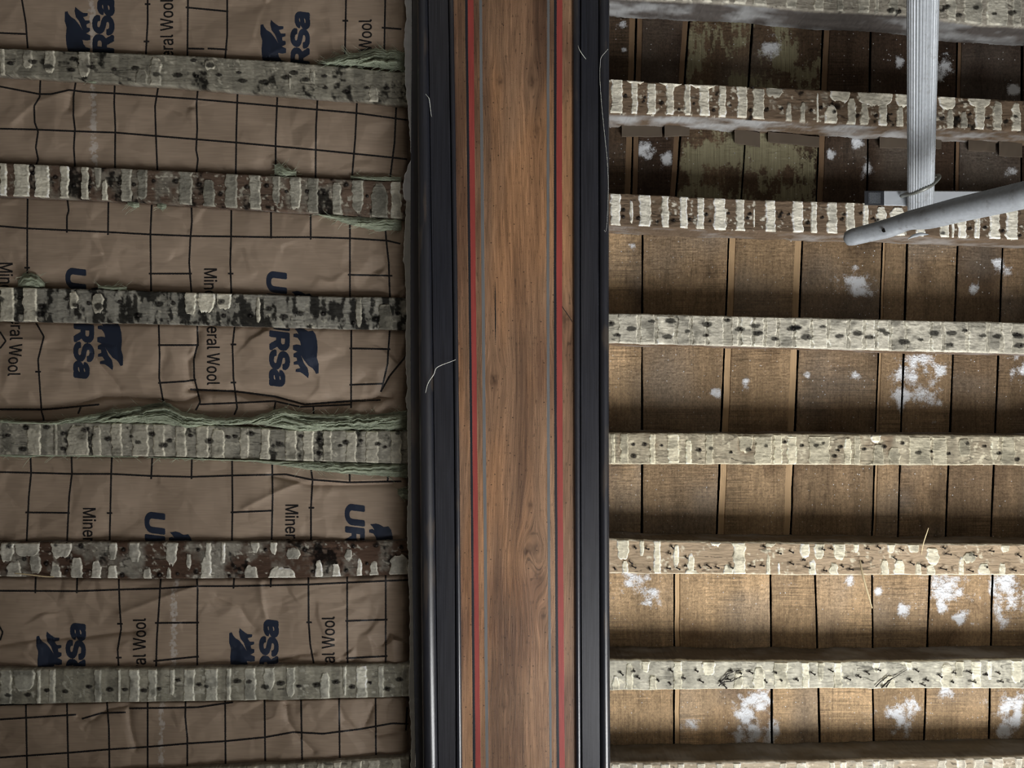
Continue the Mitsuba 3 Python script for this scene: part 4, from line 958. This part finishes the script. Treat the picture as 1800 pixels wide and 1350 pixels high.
wool(b0, ZL[1], [(1380, 272), (1480, 236), (1620, 212), (1700, 216), (1755, 226)], [(1380, 276), (1480, 282), (1620, 292), (1755, 312)], 1.902, .024, 305, fibres=140)
wool(b1, ZL[1], [(1190, 716), (1215, 712), (1250, 735), (1285, 742)], [(1190, 758), (1215, 764), (1250, 764), (1285, 762)], 1.897, .012, 306, 'wool_tuft', 30)
wool(b1, ZL[1], [(365, 346), (400, 348), (435, 350)], [(365, 352), (400, 362), (435, 358)], 1.897, .010, 307, 'wool_tuft', 12)
wool(b2, ZL[2], [(552, 30), (580, 34), (604, 38)], [(552, 48), (580, 64), (604, 58)], 1.897, .012, 308, 'wool_tuft', 14)
wool(b2, ZL[2], [(682, 32), (700, 34), (722, 40)], [(682, 60), (700, 72), (722, 62)], 1.897, .012, 309, 'wool_tuft', 14)
wool(b2, ZL[2], [(78, 378), (100, 350), (130, 342), (165, 358), (195, 390)], [(78, 402), (100, 406), (130, 408), (165, 410), (195, 408)], 1.903, .020, 310, 'wool_tuft', 30)
wool(b2, ZL[2], [(425, 400), (480, 402), (550, 406)], [(425, 412), (480, 416), (550, 418)], 1.897, .008, 311, 'wool_tuft', 24)
wool(b4, ZL[3], [(1725, 420), (1745, 414), (1768, 418)], [(1725, 440), (1745, 460), (1768, 462)], 1.905, .014, 312, 'wool_tuft', 16)
wool(b1, ZL[1], [(1520, 762), (1600, 766), (1740, 768)], [(1520, 772), (1600, 782), (1740, 790)], 1.899, .008, 313, 'wool_tuft', 24)

# ------------------------------------------------------------------ scaffold pieces at the upper right
def ribbed(A, B, r, ribs=30):
    A, B = np.asarray(A), np.asarray(B)
    t = (B - A) / np.linalg.norm(B - A)
    a = np.cross(t, [1, 0, 0]); a /= np.linalg.norm(a)
    b = np.cross(t, a)
    m = ribs * 6
    ang = np.arange(m) / m * 2 * np.pi
    rad = r * (1 + .030 * np.sign(np.sin(ang * ribs)) * np.abs(np.sin(ang * ribs)) ** .4)
    ss = np.r_[np.linspace(0, .985, 20), .990, .995, .999, 1.0]
    k = np.r_[np.ones(20), .985, .95, .88, .80]
    L = np.linalg.norm(B - A)
    rings = A + t * (ss * L)[:, None, None] + (a * np.cos(ang)[:, None] + b * np.sin(ang)[:, None])[None] * (rad[None, :, None] * k[:, None, None])
    return loft(rings)


pole = thing('scaffold_pole', 'ribbed grey metal pole hanging down in front of the upper joists', 'pole')
pa, pb = P(1623.5, -120, 1.283), P(1618, 374, 1.705)
put('shaft', ribbed(pa + (pa - pb) * 1.1, pb, .0252), 'm_metal', pole, smooth=35)
bar = thing('scaffold_bar', 'pale aluminium box bar with a black plastic end plug behind the ribbed pole', 'bar')


def box_bar(xa, xb, n=2, yt=(335, 336), yb=(360.5, 366), d=1.712, depth=.034, c=1.2):
    xs = np.linspace(xa, xb, n)
    t = np.interp(xs, [1520, 1760], yt); b = np.interp(xs, [1520, 1760], yb)
    rings = np.stack([P(xs, t + c, d), P(xs, b - c, d), P(xs, b, d + .002), P(xs, b, d + depth), P(xs, t, d + depth), P(xs, t, d + .002)], 1)
    return loft(rings)


put('profile', box_bar(1552, 1990, 12), 'm_bar', bar)
put('end_plug', box_bar(1519.5, 1554, 4, d=1.711, depth=.036), 'm_rubber', bar)
tag(bar + '__end_plug', 'black plastic end plug')
rb = [box_bar(1527 + 2.1 * i, 1528.3 + 2.1 * i, 2, yt=(338, 339), yb=(357.5, 360), d=1.7098, depth=.004, c=.4) for i in range(10)]
tag(put('plug_ribs', trimesh.util.concatenate(rb), 'm_rubber_grey', bar + '__end_plug'), 'grey moulded ribs')
wire = np.array([(1584, 346, 1.704), (1588, 343.5, 1.694), (1597, 341.5, 1.670), (1609, 338.5, 1.645), (1624, 332.5, 1.628), (1638, 325, 1.628), (1648, 315.5, 1.645), (1651, 310.5, 1.665), (1649.5, 308.5, 1.69), (1645, 310, 1.712)])
from scipy.interpolate import make_interp_spline
wire = make_interp_spline(np.arange(len(wire)), wire, 3)(np.linspace(0, len(wire) - 1, 50))
tag(put('spring_hook', tube(P(wire[:, 0], wire[:, 1], wire[:, 2]), .0042, 10), 'm_wire', bar, smooth=True), 'grey wire hook looped round the pole')

tubeo = thing('scaffold_tube', 'thick dull aluminium tube with a flattened rounded end', 'tube')
ax = [(1483.5, 421, 1.625), (1500, 416.5, 1.613), (1520, 411.5, 1.60), (1560, 401.5, 1.570), (1585, 395, 1.553), (1620, 385.5, 1.525), (1680, 370, 1.473), (1800, 343, 1.372), (1960, 303, 1.25), (2500, 168, .98)]
ax = resample(np.array(ax), 3.5)
s = ax[:, 0]
ra = np.interp(s, [1483.5, 1484.5, 1487, 1492, 1500, 1540, 1575, 1600, 1800, 1960], [.004, .009, .0135, .0162, .0178, .0186, .0205, .0232, .0245, .0245])
rbk = np.interp(s, [1483.5, 1485, 1490, 1500, 1550, 1600, 1640, 1960], [.004, .008, .010, .011, .012, .019, .0235, .0245])
tm = tube(P(ax[:, 0], ax[:, 1], ax[:, 2]), ra, 40, rbk)
# the crimp: a dimple pressed into the lower side
c0 = P(1604, 414, 1.545)
dv = tm.vertices - c0
tm.vertices = tm.vertices - np.array([0.0, 1, -.4]) * (.009 * np.exp(-(dv[:, 0] / .022) ** 2 - (dv[:, 1] / .010) ** 2 - (dv[:, 2] / .03) ** 2))[:, None]
put('shaft', tm, 'm_metal', tubeo, smooth=True)
hole = P(1553.5, 405, 1.562)
tag(put('bolt_hole', tube([hole + [0, 0, -.0005], hole + [0, 0, .001]], [.0042, .0036], 16), 'm_dark', tubeo), 'small dark bolt hole')
cr = resample([(1596, 420), (1604, 415.5), (1618, 411.5), (1632, 412)], 2)
tag(put('crimp_slot', tube(P(cr[:, 0], cr[:, 1], 1.534), np.sin(np.linspace(.1, np.pi - .1, len(cr))) * .0032 + .0004, 8), 'm_metal', tubeo, smooth=True), 'crimped slit on the underside')


# ------------------------------------------------------------------ straws, threads and cobwebs
def strand(name, pts, r, bsdf, label, cat):
    p = np.array(pts, float)
    k = min(3, len(p) - 1)
    p = make_interp_spline(np.arange(len(p)), p, k)(np.linspace(0, len(p) - 1, 36))
    rad = r * (.6 + .6 * np.sin(np.linspace(.3, np.pi - .1, 36)))
    return tag(put(name, tube(P(p[:, 0], p[:, 1], p[:, 2]), rad, 6), bsdf, smooth=True), label, cat)


strand('straw', [(1632, 928, 1.84), (1626, 946, 1.862), (1622, 960, 1.878), (1620, 975, 1.886)], .0011, 'm_straw', 'thin pale straw sticking up over the upper edge of the nail-studded joist', 'straw')
strand('straw', [(1512, 984, 1.884), (1516, 1008, 1.868), (1523, 1034, 1.86), (1533, 1069, 1.86)], .0021, 'm_straw', 'longer straw hanging down from the nail-studded joist over the boards', 'straw')
strand('thread', [(801, 632, 1.779), (783, 639, 1.774), (767, 647, 1.771), (763, 657, 1.770), (755, 669, 1.770), (750, 681, 1.773), (747, 695, 1.778)], .0007, 'm_thread', 'white thread stuck across the left black moulding of the beam', 'thread')
strand('cobweb', [(1069, 86, 1.774), (1062, 94, 1.774), (1056, 103, 1.776), (1055, 115, 1.777), (1055, 150, 1.777), (1062, 230, 1.775), (1068, 290, 1.775), (1069, 340, 1.776), (1067, 392, 1.776), (1062, 404, 1.776)], .00042, 'm_thread', 'dusty white cobweb along the right black moulding of the beam', 'cobweb')
strand('thread', [(1016, 80, 1.781), (1019, 88, 1.779), (1024, 96, 1.780), (1030, 104, 1.783)], .0006, 'm_thread', 'short white thread near the top of the right black moulding', 'thread')
strand('thread', [(748, 165, 1.776), (753, 171, 1.774), (755, 178, 1.775), (757, 195, 1.781), (759, 205, 1.783)], .0006, 'm_thread', 'short white thread near the top of the left black moulding', 'thread')
strand('wood_splinter', [(26, 1008, 1.884), (50, 1010, 1.878), (75, 1013, 1.880), (95, 1014, 1.888)], .0015, 'm_straw', 'pale splinter under the dark brown joist', 'splinter')
